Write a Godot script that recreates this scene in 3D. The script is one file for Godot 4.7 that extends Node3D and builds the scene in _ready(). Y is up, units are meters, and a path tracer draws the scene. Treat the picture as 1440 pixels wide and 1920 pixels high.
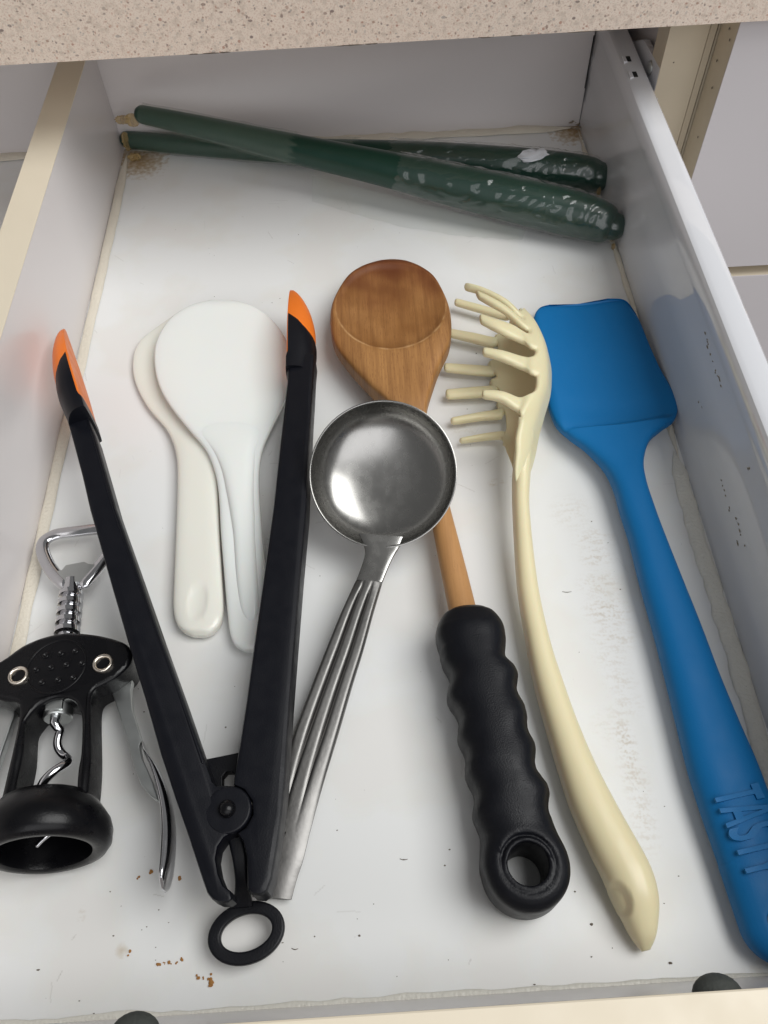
extends Node3D
# A kitchen drawer pulled out from under a worktop, with cooking tools lying in it.
# Shapes are given in centimetres (x to the right, y up, -z into the cabinet) and committed in metres.

const CM := 0.01
var rng := RandomNumberGenerator.new()
var mats := {}


# ------------------------------------------------------------------ mesh collecting
class Bag:
	var v := PackedVector3Array()
	var f := PackedInt32Array()

	func turn_outward(from: int) -> void:   # Godot's front faces run clockwise
		var vol := 0.0
		for i in range(from, f.size(), 3):
			vol += v[f[i]].dot(v[f[i + 1]].cross(v[f[i + 2]]))
		if vol > 0.0:
			for i in range(from, f.size(), 3):
				var k := f[i + 1]
				f[i + 1] = f[i + 2]
				f[i + 2] = k

	func rings(list: Array, cap := true, around := false) -> void:   # closed loops of equal length, joined one to the next
		var from := f.size()
		var base := v.size()
		var n: int = list[0].size()
		for r in list:
			v.append_array(r)
		var m := list.size()
		for i in (m if around else m - 1):
			var a := base + i * n
			var b := base + ((i + 1) % m) * n
			for k in n:
				var l := (k + 1) % n
				f.append_array([a + k, b + k, b + l, a + k, b + l, a + l])
		if cap and not around:
			for e in 2:
				var c := Vector3.ZERO
				var at := base + (m - 1) * n * e
				for k in n:
					c += v[at + k]
				v.append(c / n)
				for k in n:
					var l := (k + 1) % n
					if e == 0:
						f.append_array([at + l, v.size() - 1, at + k])
					else:
						f.append_array([at + k, v.size() - 1, at + l])
		turn_outward(from)

	func sheet(rows: Array) -> void:   # open strips of equal length
		var base := v.size()
		var n: int = rows[0].size()
		for r in rows:
			v.append_array(r)
		for i in rows.size() - 1:
			for k in n - 1:
				var a := base + i * n + k
				f.append_array([a, a + n, a + n + 1, a, a + n + 1, a + 1])


func V(a: Array) -> Vector3:
	return Vector3(a[0], a[1], a[2])


func spline(rows: Array, per := 4) -> Array:   # Catmull-Rom through rows of numbers
	var out := []
	var n := rows.size()
	for i in n - 1:
		for s in per:
			var t := float(s) / per
			var row := []
			for k in rows[0].size():
				var p0: float = rows[maxi(i - 1, 0)][k]
				var p1: float = rows[i][k]
				var p2: float = rows[i + 1][k]
				var p3: float = rows[mini(i + 2, n - 1)][k]
				row.append(0.5 * (2.0 * p1 + (p2 - p0) * t + (2.0 * p0 - 5.0 * p1 + 4.0 * p2 - p3) * t * t + (3.0 * p1 - p0 - 3.0 * p2 + p3) * t * t * t))
			out.append(row)
	out.append(rows[n - 1])
	return out


# rows of [left x, left z, right x, right z, low y, high y]; e shapes the section (2 ellipse, 6 box);
# dip: function of (row index share, -1..1 across) -> how far the top is pressed in
func loft(bag: Bag, rows: Array, e := 2.6, per := 4, k := 28, dip = null, top_e := 0.0) -> void:
	var list := []
	var sm := spline(rows, per) if per > 1 else rows
	for i in sm.size():
		var r = sm[i]
		var a := Vector3(r[0], 0, r[1])
		var b := Vector3(r[2], 0, r[3])
		var mid := (a + b) * 0.5
		var half := (b - a) * 0.5
		var y := (float(r[4]) + float(r[5])) * 0.5
		var hy := (float(r[5]) - float(r[4])) * 0.5
		var ring := PackedVector3Array()
		for s in k:
			var t := TAU * s / k
			var ee: float = r[6] if r.size() > 6 else top_e if top_e > 0.0 and sin(t) > 0.0 else e
			var u := signf(cos(t)) * pow(absf(cos(t)), 2.0 / ee)
			var w := signf(sin(t)) * pow(absf(sin(t)), 2.0 / ee)
			var p := mid + half * u
			p.y = y + hy * w
			if dip != null and w > 0.0:
				p.y -= float(dip.call(p, w))
			ring.append(p)
		list.append(ring)
	bag.rings(list)


func tube(bag: Bag, path: Array, per := 4, k := 14, squash := Vector3.ONE, closed := false) -> void:   # rows of [x, y, z, radius] with rounded ends
	var sm := spline(path, per) if per > 1 else path.duplicate()
	var list := []
	var n := sm.size()
	var up := Vector3.UP
	for i in n:
		var p := V(sm[i])
		var d := (V(sm[(i + 1) % n] if closed else sm[mini(i + 1, n - 1)]) - V(sm[(i - 1 + n) % n] if closed else sm[maxi(i - 1, 0)])).normalized()
		if absf(d.dot(up)) > 0.95:
			up = Vector3.RIGHT
		var s := d.cross(up).normalized()
		var w := s.cross(d)
		var steps := [[0.0, 1.0]]
		var r: float = sm[i][3]
		if not closed and i == 0:
			steps = [[-0.96, 0.28], [-0.75, 0.66], [-0.4, 0.92], [0.0, 1.0]]
		elif not closed and i == n - 1:
			steps = [[0.0, 1.0], [0.4, 0.92], [0.75, 0.66], [0.96, 0.28]]
		for st in steps:
			var ring := PackedVector3Array()
			for j in k:
				var t := TAU * j / k
				var off: Vector3 = (s * cos(t) + w * sin(t)) * r * float(st[1]) * squash
				ring.append(p + d * r * float(st[0]) + off)
			list.append(ring)
		up = w
	bag.rings(list, true, closed)


func lathe(bag: Bag, o: Vector3, axis: Vector3, prof: Array, k := 40, around := false) -> void:   # rows of [along, radius]
	var s := axis.cross(Vector3.UP if absf(axis.y) < 0.9 else Vector3.RIGHT).normalized()
	var w := s.cross(axis).normalized()
	var list := []
	for r in prof:
		var ring := PackedVector3Array()
		for j in k:
			var t := TAU * j / k
			ring.append(o + axis * float(r[0]) + (s * cos(t) + w * sin(t)) * float(r[1]))
		list.append(ring)
	bag.rings(list, not around, around)


# an outline of [a, b] pairs pushed out along an axis, with a rounded rim. place: (a, b, h) to a point
func prism(bag: Bag, outline: Array, h0: float, h1: float, bevel: float, place: Callable, smooth := 1) -> void:
	var rows := []
	if smooth > 1:
		var loop := outline.duplicate()
		loop.append(outline[0])
		rows = spline(loop, smooth)
		rows.pop_back()
	else:
		rows = outline
	var poly := PackedVector2Array()
	for r in rows:
		poly.append(Vector2(r[0], r[1]))
	if not Geometry2D.is_polygon_clockwise(poly):
		poly.reverse()
	var n := poly.size()
	var inward := PackedVector2Array()
	for i in n:
		var d1 := (poly[i] - poly[(i - 1 + n) % n]).normalized()
		var d2 := (poly[(i + 1) % n] - poly[i]).normalized()
		var m := (Vector2(-d1.y, d1.x) + Vector2(-d2.y, d2.x))
		m = m.normalized() / maxf(0.5, sqrt(maxf(0.0, (1.0 + d1.dot(d2)) * 0.5)))
		inward.append(m)
	var test := PackedVector2Array()
	for i in n:
		test.append(poly[i] + inward[i] * 0.02)
	if absf(area(test)) > absf(area(poly)):
		for i in n:
			inward[i] = -inward[i]
	var from := bag.f.size()
	var base := bag.v.size()
	var levels := [[h0, bevel], [h0 + bevel * 0.3, bevel * 0.3], [h0 + bevel, 0.0], [h1 - bevel, 0.0], [h1 - bevel * 0.3, bevel * 0.3], [h1, bevel]]
	for l in levels:
		for i in n:
			var q := poly[i] + inward[i] * float(l[1])
			bag.v.append(place.call(q.x, q.y, l[0]))
	for i in levels.size() - 1:
		var a := base + i * n
		var b := a + n
		for k in n:
			var l := (k + 1) % n
			bag.f.append_array([a + k, b + k, b + l, a + k, b + l, a + l])
	var cap := Geometry2D.triangulate_polygon(poly)
	var up := true
	for i in range(0, cap.size(), 3):
		if i == 0:
			up = (poly[cap[1]] - poly[cap[0]]).cross(poly[cap[2]] - poly[cap[0]]) > 0.0
		bag.f.append_array([base + cap[i], base + cap[i + 1], base + cap[i + 2]])
		var t := base + (levels.size() - 1) * n
		bag.f.append_array([t + cap[i], t + cap[i + 2], t + cap[i + 1]])
	# walls and caps must agree: the wall's first face against the outline's sense
	var wall_up := area(poly) > 0.0
	if up != wall_up:
		for i in range(bag.f.size() - cap.size() * 2, bag.f.size(), 3):
			var k := bag.f[i + 1]
			bag.f[i + 1] = bag.f[i + 2]
			bag.f[i + 2] = k
	bag.turn_outward(from)


func area(p: PackedVector2Array) -> float:
	var s := 0.0
	for i in p.size():
		s += p[i].cross(p[(i + 1) % p.size()])
	return s * 0.5


func flat(a: float, b: float, h: float) -> Vector3:
	return Vector3(a, h, b)


func box(bag: Bag, lo: Vector3, hi: Vector3, bevel := 0.08) -> void:
	prism(bag, [[lo.x, lo.z], [hi.x, lo.z], [hi.x, hi.z], [lo.x, hi.z]], lo.y, hi.y, bevel, flat)


func blob(bag: Bag, at: Vector3, r: Vector3, wobble := 0.25, k := 9) -> void:
	var list := []
	for i in range(1, k):
		var ring := PackedVector3Array()
		for j in k + 2:
			var a := PI * i / k
			var t := TAU * j / (k + 2)
			var s := 1.0 + rng.randf_range(-wobble, wobble)
			ring.append(at + Vector3(sin(a) * cos(t), cos(a), sin(a) * sin(t)) * r * s)
		list.append(ring)
	bag.rings(list)


# ------------------------------------------------------------------ committing
func obj(called: String, bag: Bag, mat: Material, parent: Node = self, crease := 40.0, uv_rect := Rect2()) -> MeshInstance3D:
	var o := MeshInstance3D.new()
	o.name = called
	parent.add_child(o, true)
	var inv := o.global_transform.affine_inverse()
	var nv := bag.v.size()
	var pos := PackedVector3Array()
	pos.resize(nv)
	for i in nv:
		pos[i] = inv * (bag.v[i] * CM)
	var nf := bag.f.size() / 3
	var fn := PackedVector3Array()
	fn.resize(nf)
	var near := []
	near.resize(nv)
	for i in nv:
		near[i] = PackedInt32Array()
	for i in nf:
		var a := bag.f[i * 3]
		var b := bag.f[i * 3 + 1]
		var c := bag.f[i * 3 + 2]
		fn[i] = (pos[c] - pos[a]).cross(pos[b] - pos[a]) * 1e4
		near[a].append(i)
		near[b].append(i)
		near[c].append(i)
	var limit := cos(deg_to_rad(crease))
	var p := PackedVector3Array()
	var n := PackedVector3Array()
	var t := PackedVector2Array()
	for i in nf:
		if fn[i].length_squared() < 1e-16:
			continue
		var own := fn[i].normalized()
		for k in 3:
			var at := bag.f[i * 3 + k]
			var sum := Vector3.ZERO
			for j in near[at]:
				if fn[j].normalized().dot(own) > limit:
					sum += fn[j]
			p.append(pos[at])
			n.append(sum.normalized() if sum.length_squared() > 1e-18 else own)
			if uv_rect.size.x > 0.0:
				var w := bag.v[at]
				t.append(Vector2((w.x - uv_rect.position.x) / uv_rect.size.x, (w.z - uv_rect.position.y) / uv_rect.size.y))
	var arr := []
	arr.resize(Mesh.ARRAY_MAX)
	arr[Mesh.ARRAY_VERTEX] = p
	arr[Mesh.ARRAY_NORMAL] = n
	if t.size():
		arr[Mesh.ARRAY_TEX_UV] = t
	var am := ArrayMesh.new()
	am.add_surface_from_arrays(Mesh.PRIMITIVE_TRIANGLES, arr)
	am.surface_set_material(0, mat)
	o.mesh = am
	return o


func tag(o: Node3D, label: String, category := "", group := "", kind := "") -> Node3D:
	if label:
		o.set_meta("label", label)
	if category:
		o.set_meta("category", category)
	if group:
		o.set_meta("group", group)
	if kind:
		o.set_meta("kind", kind)
	return o


func thing(called: String, label: String, category: String, at: Vector3, yaw := 0.0, group := "") -> Node3D:
	var o := Node3D.new()
	o.name = called
	add_child(o, true)
	o.position = at * CM
	o.rotation.y = yaw
	return tag(o, label, category, group)


# ------------------------------------------------------------------ materials
func lin(r: float, g: float, b: float) -> Color:
	return Color(r, g, b).linear_to_srgb()


func noise_image(freq: float, colors: Array, stops: Array, size := 512, octaves := 4, seed_ := 1) -> NoiseTexture2D:
	var n := FastNoiseLite.new()
	n.noise_type = FastNoiseLite.TYPE_SIMPLEX_SMOOTH
	n.frequency = freq
	n.fractal_octaves = octaves
	n.seed = seed_
	var t := NoiseTexture2D.new()
	t.width = size
	t.height = size
	t.seamless = true
	t.noise = n
	var g := Gradient.new()
	g.offsets = PackedFloat32Array(stops)
	g.colors = PackedColorArray(colors)
	t.color_ramp = g
	return t


func grey(a: float) -> Color:
	return Color(a, a, a)


func std(called: String, c: Color, rough: float, metal := 0.0) -> StandardMaterial3D:
	var m := StandardMaterial3D.new()
	m.resource_name = called
	m.albedo_color = c
	m.roughness = rough
	m.metallic = metal
	mats[called] = m
	return m


func worn(m: StandardMaterial3D, lo: float, hi: float, per_cm: float, bump := 0.0, bump_tex: Texture2D = null) -> void:   # uneven gloss and fine relief
	m.uv1_triplanar = true
	m.uv1_scale = Vector3.ONE * 100.0 * per_cm
	m.roughness = 1.0
	m.roughness_texture = noise_image(0.012, [grey(lo), grey(hi)], [0.25, 0.75], 256, 5, int(lo * 1000.0))
	if bump > 0.0:
		m.heightmap_enabled = true
		m.heightmap_scale = bump
		m.heightmap_texture = bump_tex if bump_tex else noise_image(0.08, [grey(0), grey(1)], [0.0, 1.0], 256, 3, 7)


func wood_texture() -> ImageTexture:
	var w := 384
	var h := 1024
	var im := Image.create(w, h, false, Image.FORMAT_RGB8)
	var n := FastNoiseLite.new()
	n.frequency = 0.01
	n.fractal_octaves = 3
	n.seed = 3
	var fine := FastNoiseLite.new()
	fine.frequency = 0.05
	fine.fractal_octaves = 3
	fine.seed = 9
	for y in h:
		for x in w:
			var q := float(x) + n.get_noise_2d(x * 0.5, y * 0.10) * 34.0
			var ring := 0.5 + 0.5 * sin(q * 0.21 + n.get_noise_2d(x * 0.3 + 900.0, y * 0.05) * 4.0)
			ring = pow(ring, 3.0)
			var g := fine.get_noise_2d(x * 4.0, y * 0.16)
			var pore := 1.0 if fine.get_noise_2d(x * 9.0 + 333.0, y * 0.55) > 0.42 else 0.0
			var t := clampf(0.34 + ring * 0.24 + g * 0.3 + n.get_noise_2d(x * 0.5, y * 0.35 + 400.0) * 0.3, 0.0, 1.0)
			var c := Color(0.71, 0.51, 0.29).lerp(Color(0.46, 0.29, 0.135), t)
			c = c.lerp(Color(0.33, 0.16, 0.065), pore * 0.3)
			c = c.lerp(Color(0.68, 0.54, 0.38), 0.16)   # dry, washed-out surface
			# the tip has been darkened by years of cooking
			var v := float(y) / h
			var wx := -2.4 + 7.6 * x / w
			var wz := -35.0 + 24.0 * v
			var rim := Vector2((wx - 0.86) / 2.78, (wz + 30.55) / 3.3).length()
			var edge := exp(-pow((rim - 0.955) / 0.022, 2.0)) * smoothstep(-0.5, 0.7, (wz + 30.55) / 3.3)
			c = c.lerp(Color(0.82, 0.66, 0.48), clampf(edge * (0.55 + n.get_noise_2d(x * 2.0, y * 2.0) * 1.2), 0.0, 0.7))
			if rim < 0.95:
				c = c.lerp(Color(0.43, 0.26, 0.10), 0.3 + 0.5 * n.get_noise_2d(x * 0.7 + 50.0, y * 0.7))
			var burn := smoothstep(0.21, 0.02, v + n.get_noise_2d(x * 0.8, y * 0.8) * 0.06)
			c = c.lerp(Color(0.36, 0.17, 0.07), burn * 0.8)
			var pale := smoothstep(0.38, 0.60, v)
			c = c.lerp(Color(0.79, 0.60, 0.40), pale * 0.6)
			im.set_pixel(x, y, c)
	return ImageTexture.create_from_image(im)


func speckle_texture() -> ImageTexture:   # pinkish beige laminate with grey, brown and white grains; 768 px to 14 cm
	var s := 896
	var im := Image.create(s, s, false, Image.FORMAT_RGB8)
	var n := FastNoiseLite.new()
	n.frequency = 0.15
	n.fractal_octaves = 4
	var n2 := FastNoiseLite.new()
	n2.frequency = 0.03
	n2.seed = 5
	for y in s:
		for x in s:
			var a := n.get_noise_2d(x, y)
			var b := n2.get_noise_2d(x, y)
			var c := Color(0.91, 0.85, 0.79)
			c = c.lerp(Color(0.75, 0.62, 0.545), clampf(a * 1.1, 0.0, 0.4))
			c = c.lerp(Color(0.88, 0.82, 0.75), clampf(-a * 1.2, 0.0, 0.5))
			c = c.lerp(Color(0.72, 0.66, 0.60), clampf(b * 0.8, 0.0, 0.4))
			im.set_pixel(x, y, c)
	var tones := [Color(0.52, 0.44, 0.40), Color(0.62, 0.50, 0.43), Color(0.66, 0.49, 0.42), Color(0.60, 0.57, 0.55), Color(0.91, 0.87, 0.82), Color(0.42, 0.36, 0.34), Color(0.76, 0.60, 0.52)]
	for i in 5200:
		var c: Color = tones[rng.randi() % tones.size()]
		var cx := rng.randf() * s
		var cy := rng.randf() * s
		var r := rng.randf_range(0.9, 3.4) if rng.randf() < 0.9 else rng.randf_range(3.0, 5.2)
		var sx := rng.randf_range(0.7, 1.4)
		var k := rng.randf_range(0.25, 0.75)
		for y in range(int(cy - r - 1), int(cy + r + 2)):
			for x in range(int(cx - r - 1), int(cx + r + 2)):
				var d := Vector2((x - cx) / sx, (y - cy) * sx).length() + n.get_noise_2d(x * 4.0, y * 4.0) * 1.2
				if d < r:
					var px := posmod(x, s)
					var py := posmod(y, s)
					im.set_pixel(px, py, im.get_pixel(px, py).lerp(c, k * clampf((r - d) * 1.2, 0.0, 1.0)))
	return ImageTexture.create_from_image(im)


const FLOOR_RECT := Rect2(-30.0, -48.0, 44.0, 47.0)

func floor_texture() -> ImageTexture:   # white laminate with faint mottling, scuffs and old stains
	var w := 1320
	var h := 1410
	var ppc := 30.0
	var im := Image.create(w, h, false, Image.FORMAT_RGB8)
	var n := FastNoiseLite.new()
	n.frequency = 0.006
	n.fractal_octaves = 4
	for y in range(0, h, 3):
		for x in range(0, w, 3):
			var a := n.get_noise_2d(x, y)
			var c := Color(0.90, 0.905, 0.90).lerp(Color(0.885, 0.88, 0.86), clampf(a * 1.5 + 0.1, 0.0, 0.6))
			im.fill_rect(Rect2i(x, y, 3, 3), c)
	var m := FastNoiseLite.new()
	m.frequency = 0.09
	m.fractal_octaves = 4
	m.seed = 12
	for s in [[8.55, 0, -17.69, 0.87, 0.54, 0.5], [8.55, 0, -16.79, 0.65, 0.48, 0.6], [8.47, 0, -15.56, 0.87, 0.65, 0.5], [8.51, 0, -14.37, 0.87, 0.65, 0.8], [8.54, 0, -13.23, 0.87, 0.61, 0.5], [8.3, 0, -12.36, 0.65, 0.43, 0.4], [8.39, 0, -11.5, 0.65, 0.48, 0.4], [8.43, 0, -10.57, 0.65, 0.54, 0.4], [8.17, 0, -9.3, 0.35, 0.87, 0.9], [8.19, 0, -8.25, 0.48, 0.87, 0.5], [8.23, 0, -7.16, 0.48, 1.09, 0.4], [8.19, 0, -6.12, 0.43, 0.87, 0.35], [7.57, 0, -9.82, 0.54, 0.65, 0.25], [4.95, 0, -20.79, 0.35, 0.22, 0.8], [3.87, 0, -24.02, 0.87, 0.65, 0.3], [-10.44, 0, -4.5, 0.13, 0.26, 0.5], [7.9, 0, -19.06, 0.87, 0.87, 0.3]]:
		var cx := (float(s[0]) - FLOOR_RECT.position.x) * ppc
		var cy := (float(s[2]) - FLOOR_RECT.position.y) * ppc
		var rx := float(s[3]) * ppc
		var ry := float(s[4]) * ppc
		for y in range(int(cy - ry * 1.4), int(cy + ry * 1.4)):
			for x in range(int(cx - rx * 1.4), int(cx + rx * 1.4)):
				if x < 0 or y < 0 or x >= w or y >= h:
					continue
				var d := Vector2((x - cx) / rx, (y - cy) / ry).length()
				var g := m.get_noise_2d(x * 0.5, y * 1.7) * 0.6 + m.get_noise_2d(x * 2.6, y * 2.6) * 0.5
				var k := clampf(1.25 - d, 0.0, 1.0) * clampf(g * 2.4 + 0.1, 0.0, 1.0) * float(s[5])
				if k > 0.0:
					im.set_pixel(x, y, im.get_pixel(x, y).lerp(Color(0.62, 0.53, 0.42), k * 0.42))
	# yellowed edges along the back and sides, rubbed grey streaks towards the front
	var streak := RandomNumberGenerator.new()
	streak.seed = 4
	for i in 170:
		var x0 := streak.randf() * w
		var y0 := streak.randf() * h
		var len := streak.randf_range(4.0, 26.0)
		var dir := Vector2.from_angle(streak.randf() * TAU)
		var k := streak.randf_range(0.05, 0.22)
		for j in int(len):
			var q := Vector2(x0, y0) + dir * j
			if q.x >= 0 and q.y >= 0 and q.x < w and q.y < h:
				im.set_pixel(int(q.x), int(q.y), im.get_pixel(int(q.x), int(q.y)).lerp(Color(0.5, 0.48, 0.45), k))
	for spot in [[-14.0, -46.8, 2.2, 0.7], [12.8, -47.0, 1.6, 0.8], [-13.5, -45.8, 1.6, 0.4], [13.0, -44.0, 0.5, 0.5], [12.6, -2.0, 0.9, 0.5], [11.0, -1.5, 0.8, 0.2], [-9.0, -3.4, 0.25, 0.25]]:
		var cx := (float(spot[0]) - FLOOR_RECT.position.x) * ppc
		var cy := (float(spot[1]) - FLOOR_RECT.position.y) * ppc
		var r := float(spot[2]) * ppc
		for y in range(maxi(0, int(cy - r)), mini(h, int(cy + r))):
			for x in range(maxi(0, int(cx - r)), mini(w, int(cx + r))):
				var d := Vector2(x - cx, y - cy).length() / r + m.get_noise_2d(x, y) * 0.5
				var k := clampf(1.0 - d, 0.0, 1.0) * float(spot[3])
				im.set_pixel(x, y, im.get_pixel(x, y).lerp(Color(0.56, 0.42, 0.24), k))
	return ImageTexture.create_from_image(im)


func make_materials() -> void:
	var fl := std("floor laminate", Color.WHITE, 0.34)
	fl.albedo_texture = floor_texture()
	var sp := std("speckled laminate", Color.WHITE, 0.45)
	sp.albedo_texture = speckle_texture()
	sp.uv1_triplanar = true
	sp.uv1_scale = Vector3.ONE * (100.0 / 14.0)
	var fine := noise_image(0.16, [grey(0), grey(1)], [0.0, 1.0], 256, 2, 21)
	std("white panel", lin(0.73, 0.695, 0.69), 0.27)
	std("white steel", lin(0.68, 0.69, 0.72), 0.06).metallic_specular = 0.72
	worn(std("cream edge", lin(0.74, 0.66, 0.52), 0.5), 0.4, 0.6, 0.15)
	worn(std("cream frame", lin(0.60, 0.52, 0.39), 0.5), 0.4, 0.6, 0.15)
	worn(std("lilac front", lin(0.60, 0.57, 0.575), 0.4), 0.35, 0.5, 0.1)
	worn(std("sealant", lin(0.70, 0.65, 0.55), 0.5), 0.35, 0.6, 0.3, 0.03)
	worn(std("sealant grey", lin(0.72, 0.70, 0.63), 0.5), 0.35, 0.6, 0.3, 0.03)
	std("white plastic", lin(0.86, 0.86, 0.83), 0.24)
	std("ivory plastic", lin(0.82, 0.795, 0.72), 0.2)
	worn(std("cream nylon", lin(0.74, 0.66, 0.42), 0.35), 0.28, 0.42, 0.25)
	for k in ["white plastic", "ivory plastic", "cream nylon"]:
		mats[k].subsurf_scatter_enabled = true
		mats[k].subsurf_scatter_strength = 0.12
	worn(std("blue silicone", lin(0.004, 0.145, 0.385), 0.5), 0.45, 0.55, 0.3, 0.003, fine)
	worn(std("orange silicone", lin(0.83, 0.19, 0.015), 0.45), 0.38, 0.55, 0.3)
	worn(std("black nylon", lin(0.0035, 0.004, 0.007), 0.4), 0.38, 0.46, 0.35, 0.003, fine)
	worn(std("black rubber", lin(0.004, 0.0045, 0.007), 0.5), 0.4, 0.5, 0.35, 0.006, fine)
	worn(std("black gloss", lin(0.003, 0.003, 0.004), 0.25), 0.24, 0.36, 0.3, 0.003, fine)
	worn(std("steel", lin(0.36, 0.355, 0.34), 0.26, 1.0), 0.24, 0.29, 0.5)
	worn(std("bright steel", lin(0.72, 0.66, 0.58), 0.25, 1.0), 0.2, 0.3, 0.25)
	worn(std("brushed steel", lin(0.21, 0.205, 0.198), 0.4, 1.0), 0.38, 0.46, 0.25, 0.003)
	worn(std("chrome", lin(0.62, 0.62, 0.64), 0.1, 1.0), 0.05, 0.16, 0.3)
	worn(std("zinc", lin(0.55, 0.57, 0.56), 0.34, 1.0), 0.3, 0.38, 0.3)
	worn(std("candle wax", lin(0.003, 0.034, 0.021), 0.35), 0.28, 0.36, 0.3)
	worn(std("grey rubber", lin(0.05, 0.055, 0.05), 0.7), 0.6, 0.8, 0.3, 0.02)
	worn(std("crumb", lin(0.36, 0.17, 0.045), 0.8), 0.7, 0.9, 1.0, 0.02)
	for k in ["black nylon", "black rubber", "black gloss", "blue silicone"]:
		mats[k].metallic_specular = 0.36
	std("dirt", lin(0.14, 0.115, 0.09), 0.9)
	std("dried stain", lin(0.26, 0.22, 0.16), 0.8)
	std("dark hole", lin(0.012, 0.012, 0.012), 0.8)
	std("amber film", Color(0.72, 0.62, 0.42, 0.5), 0.3).transparency = BaseMaterial3D.TRANSPARENCY_ALPHA
	var wd := std("spoon wood", Color.WHITE, 0.5)
	wd.albedo_texture = wood_texture()
	var film := std("clear film", Color(0.95, 0.96, 0.95, 0.01), 0.1)
	film.transparency = BaseMaterial3D.TRANSPARENCY_ALPHA
	film.cull_mode = BaseMaterial3D.CULL_DISABLED
	var frost := std("cloudy film", Color(0.62, 0.68, 0.62, 0.11), 0.35)
	frost.transparency = BaseMaterial3D.TRANSPARENCY_ALPHA
	frost.cull_mode = BaseMaterial3D.CULL_DISABLED
	var milk := std("milky film", Color(0.92, 0.93, 0.95, 0.75), 0.35)
	milk.transparency = BaseMaterial3D.TRANSPARENCY_ALPHA


# ------------------------------------------------------------------ scene
func _ready() -> void:
	rng.seed = 11
	# camera, held above the open drawer
	var cam := Camera3D.new()
	cam.name = "camera"
	add_child(cam)
	cam.position = Vector3(0, 0.29, 0)
	cam.rotation = Vector3(-0.97738, -0.00109, -0.05135)
	cam.fov = 63.877
	cam.near = 0.01
	cam.far = 30.0
	cam.current = true
	# the room's dim light and two ceiling lamps
	var we := WorldEnvironment.new()
	we.name = "environment"
	var env := Environment.new()
	env.background_mode = Environment.BG_COLOR
	env.background_color = Color(0.46, 0.46, 0.46)
	env.background_energy_multiplier = 1.0
	env.tonemap_mode = Environment.TONE_MAPPER_LINEAR
	env.tonemap_exposure = 1.0
	env.sdfgi_enabled = true
	env.ssao_enabled = true
	env.ssil_enabled = true
	we.environment = env
	add_child(we)
	lamp("ceiling_lamp", Vector3(0.95, 1.65, -0.06), Vector2(1.3, 1.3), 3.25, Color(0.99, 0.99, 0.985))
	lamp("window_light", Vector3(0.35, 1.15, 1.5), Vector2(2.0, 1.6), 1.75, Color(0.99, 0.99, 1.0))

	make_materials()
	build_kitchen()
	build_drawer()
	build_candles()
	build_paddles()
	build_spoon()
	build_ladle()
	build_server()
	build_spatula()
	build_corkscrew()
	build_tongs()
	build_crumbs()


func lamp(called: String, at: Vector3, size: Vector2, energy: float, c: Color) -> void:
	var l := AreaLight3D.new()
	l.name = called
	add_child(l)
	l.area_size = size
	l.light_energy = energy
	l.light_color = c
	l.area_range = 8.0
	l.shadow_enabled = true
	l.look_at_from_position(at, Vector3(0.0, 0.0, -0.2), Vector3.FORWARD)


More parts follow.
